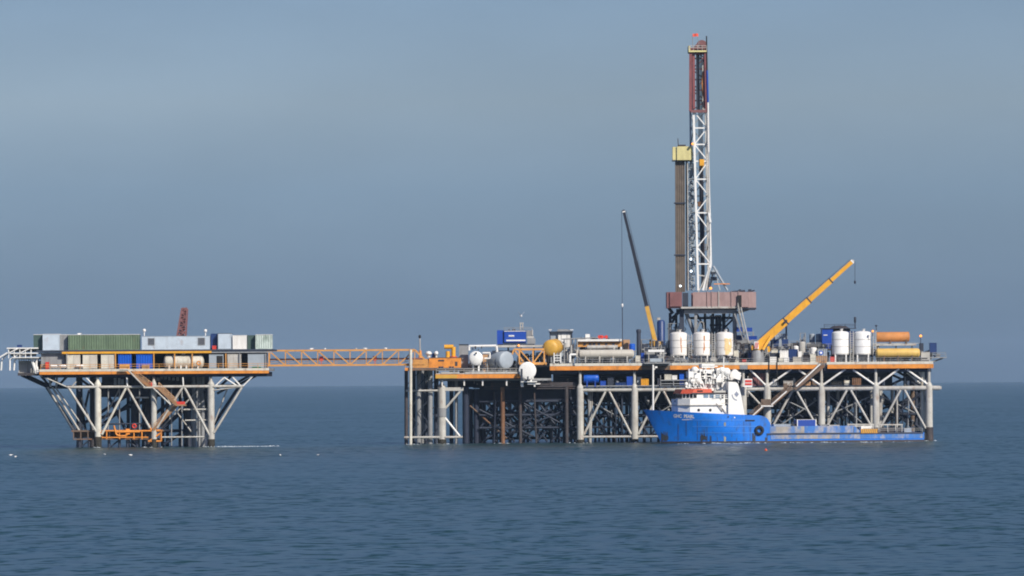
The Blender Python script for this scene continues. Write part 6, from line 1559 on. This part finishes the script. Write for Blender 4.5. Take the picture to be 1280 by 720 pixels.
for i, px in enumerate((390, 407, 446, 457.5, 483)):
    o = gull(px, 437, YB, 'white gull perched on the top beam of the orange footbridge', 'gulls perched on the footbridge', 1.3, rz=i*.9+.4); o.location.z = pz1+.21; o.location.x = XX(px,437,YB)
gull(652, 396, 6, 'white gull flying above the blue control cabin', None, 1.7, True, 2.0)
o = gull(99.5, 415.5, YL+3, 'white gull standing on the roof of the long green container', None, 1.3); o.location.z = ZZ(130,418,YL+.8)
Y = sea_Y(958, 563.5); bu = thing('buoy', 'small orange red buoy floating in front of the boat', 'buoy', (XX(958,563,Y), Y, 0))
MB().lathe([(.1,-.2),(.27,-.06),(.33,.12),(.24,.33),(.07,.42),(.07,.57),(.03,.6)], (XX(958,563,Y),Y,0), n=16).build('float', M['red'], bu)
MB().lathe([(.34,.08),(.345,.12),(.34,.17)], (XX(958,563,Y),Y,0), n=16).build('band', M['orange'], bu)
# white water round the legs, a loose scatter of small flakes that ride on the waves
fm = mat('sea_foam', (.46,.52,.56), .8, var=.1)
def foam(pts_, n, sx, sy, seed, label):
    r_ = random.Random(seed); mb = MB()
    for i in range(n):
        x, Y = pts_[0]; 
        if len(pts_) > 1: t = r_.random(); x, Y = x+(pts_[1][0]-x)*t, Y+(pts_[1][1]-Y)*t
        x += r_.gauss(0, sx); Y += r_.gauss(0, sy)
        w_, d_ = r_.uniform(.2, .8), r_.uniform(.25, 1.0); m_ = 7; rot = r_.uniform(0, 6)
        pts = [(x+math.cos(6.283*j/m_+rot)*w_*r_.uniform(.6, 1), Y+math.sin(6.283*j/m_+rot)*d_*r_.uniform(.6, 1)) for j in range(m_)]
        z = float(wave_z(np.array([x]), np.array([Y]), np.array([1.2]))[0])+.10
        hh = r_.uniform(-.02, .10)
        mb.add([(a, b_, z-.12) for a, b_ in pts]+[(x, Y, z+hh)], [(j, (j+1) % m_, m_) for j in range(m_)])
    o = mb.build('sea_foam', fm); o['kind'] = 'stuff'; o['label'] = label
foam([(XX(270,558,YL), YL+2), (XX(342,558,YL), YL+6)], 130, .5, 1.2, 1, 'thin line of white foam trailing right of the left platform')
def hullside(px): p = Bp(px, 552, -HB); return (bxw+p.x*cphi+7.4*sphi, YB0+p.x*sphi-7.6*cphi)
foam([hullside(850), hullside(1150)], 60, .5, .6, 2, 'thin band of white foam along the blue hull')
foam([hullside(893), hullside(935)], 50, .6, 1.6, 3, 'patch of white foam beside the blue hull')
for px, Y in ((123,YL+1.5),(193,YL+1.5),(264,YL+1.5),(553,0),(514,-7.8),(726,1.2),(794,1.2),(1162,1.2),(629,2)):
    foam([(XX(px,555,Y), Y-.8)], 6, 1.1, .9, px, 'thin ring of white foam at the foot of a leg')
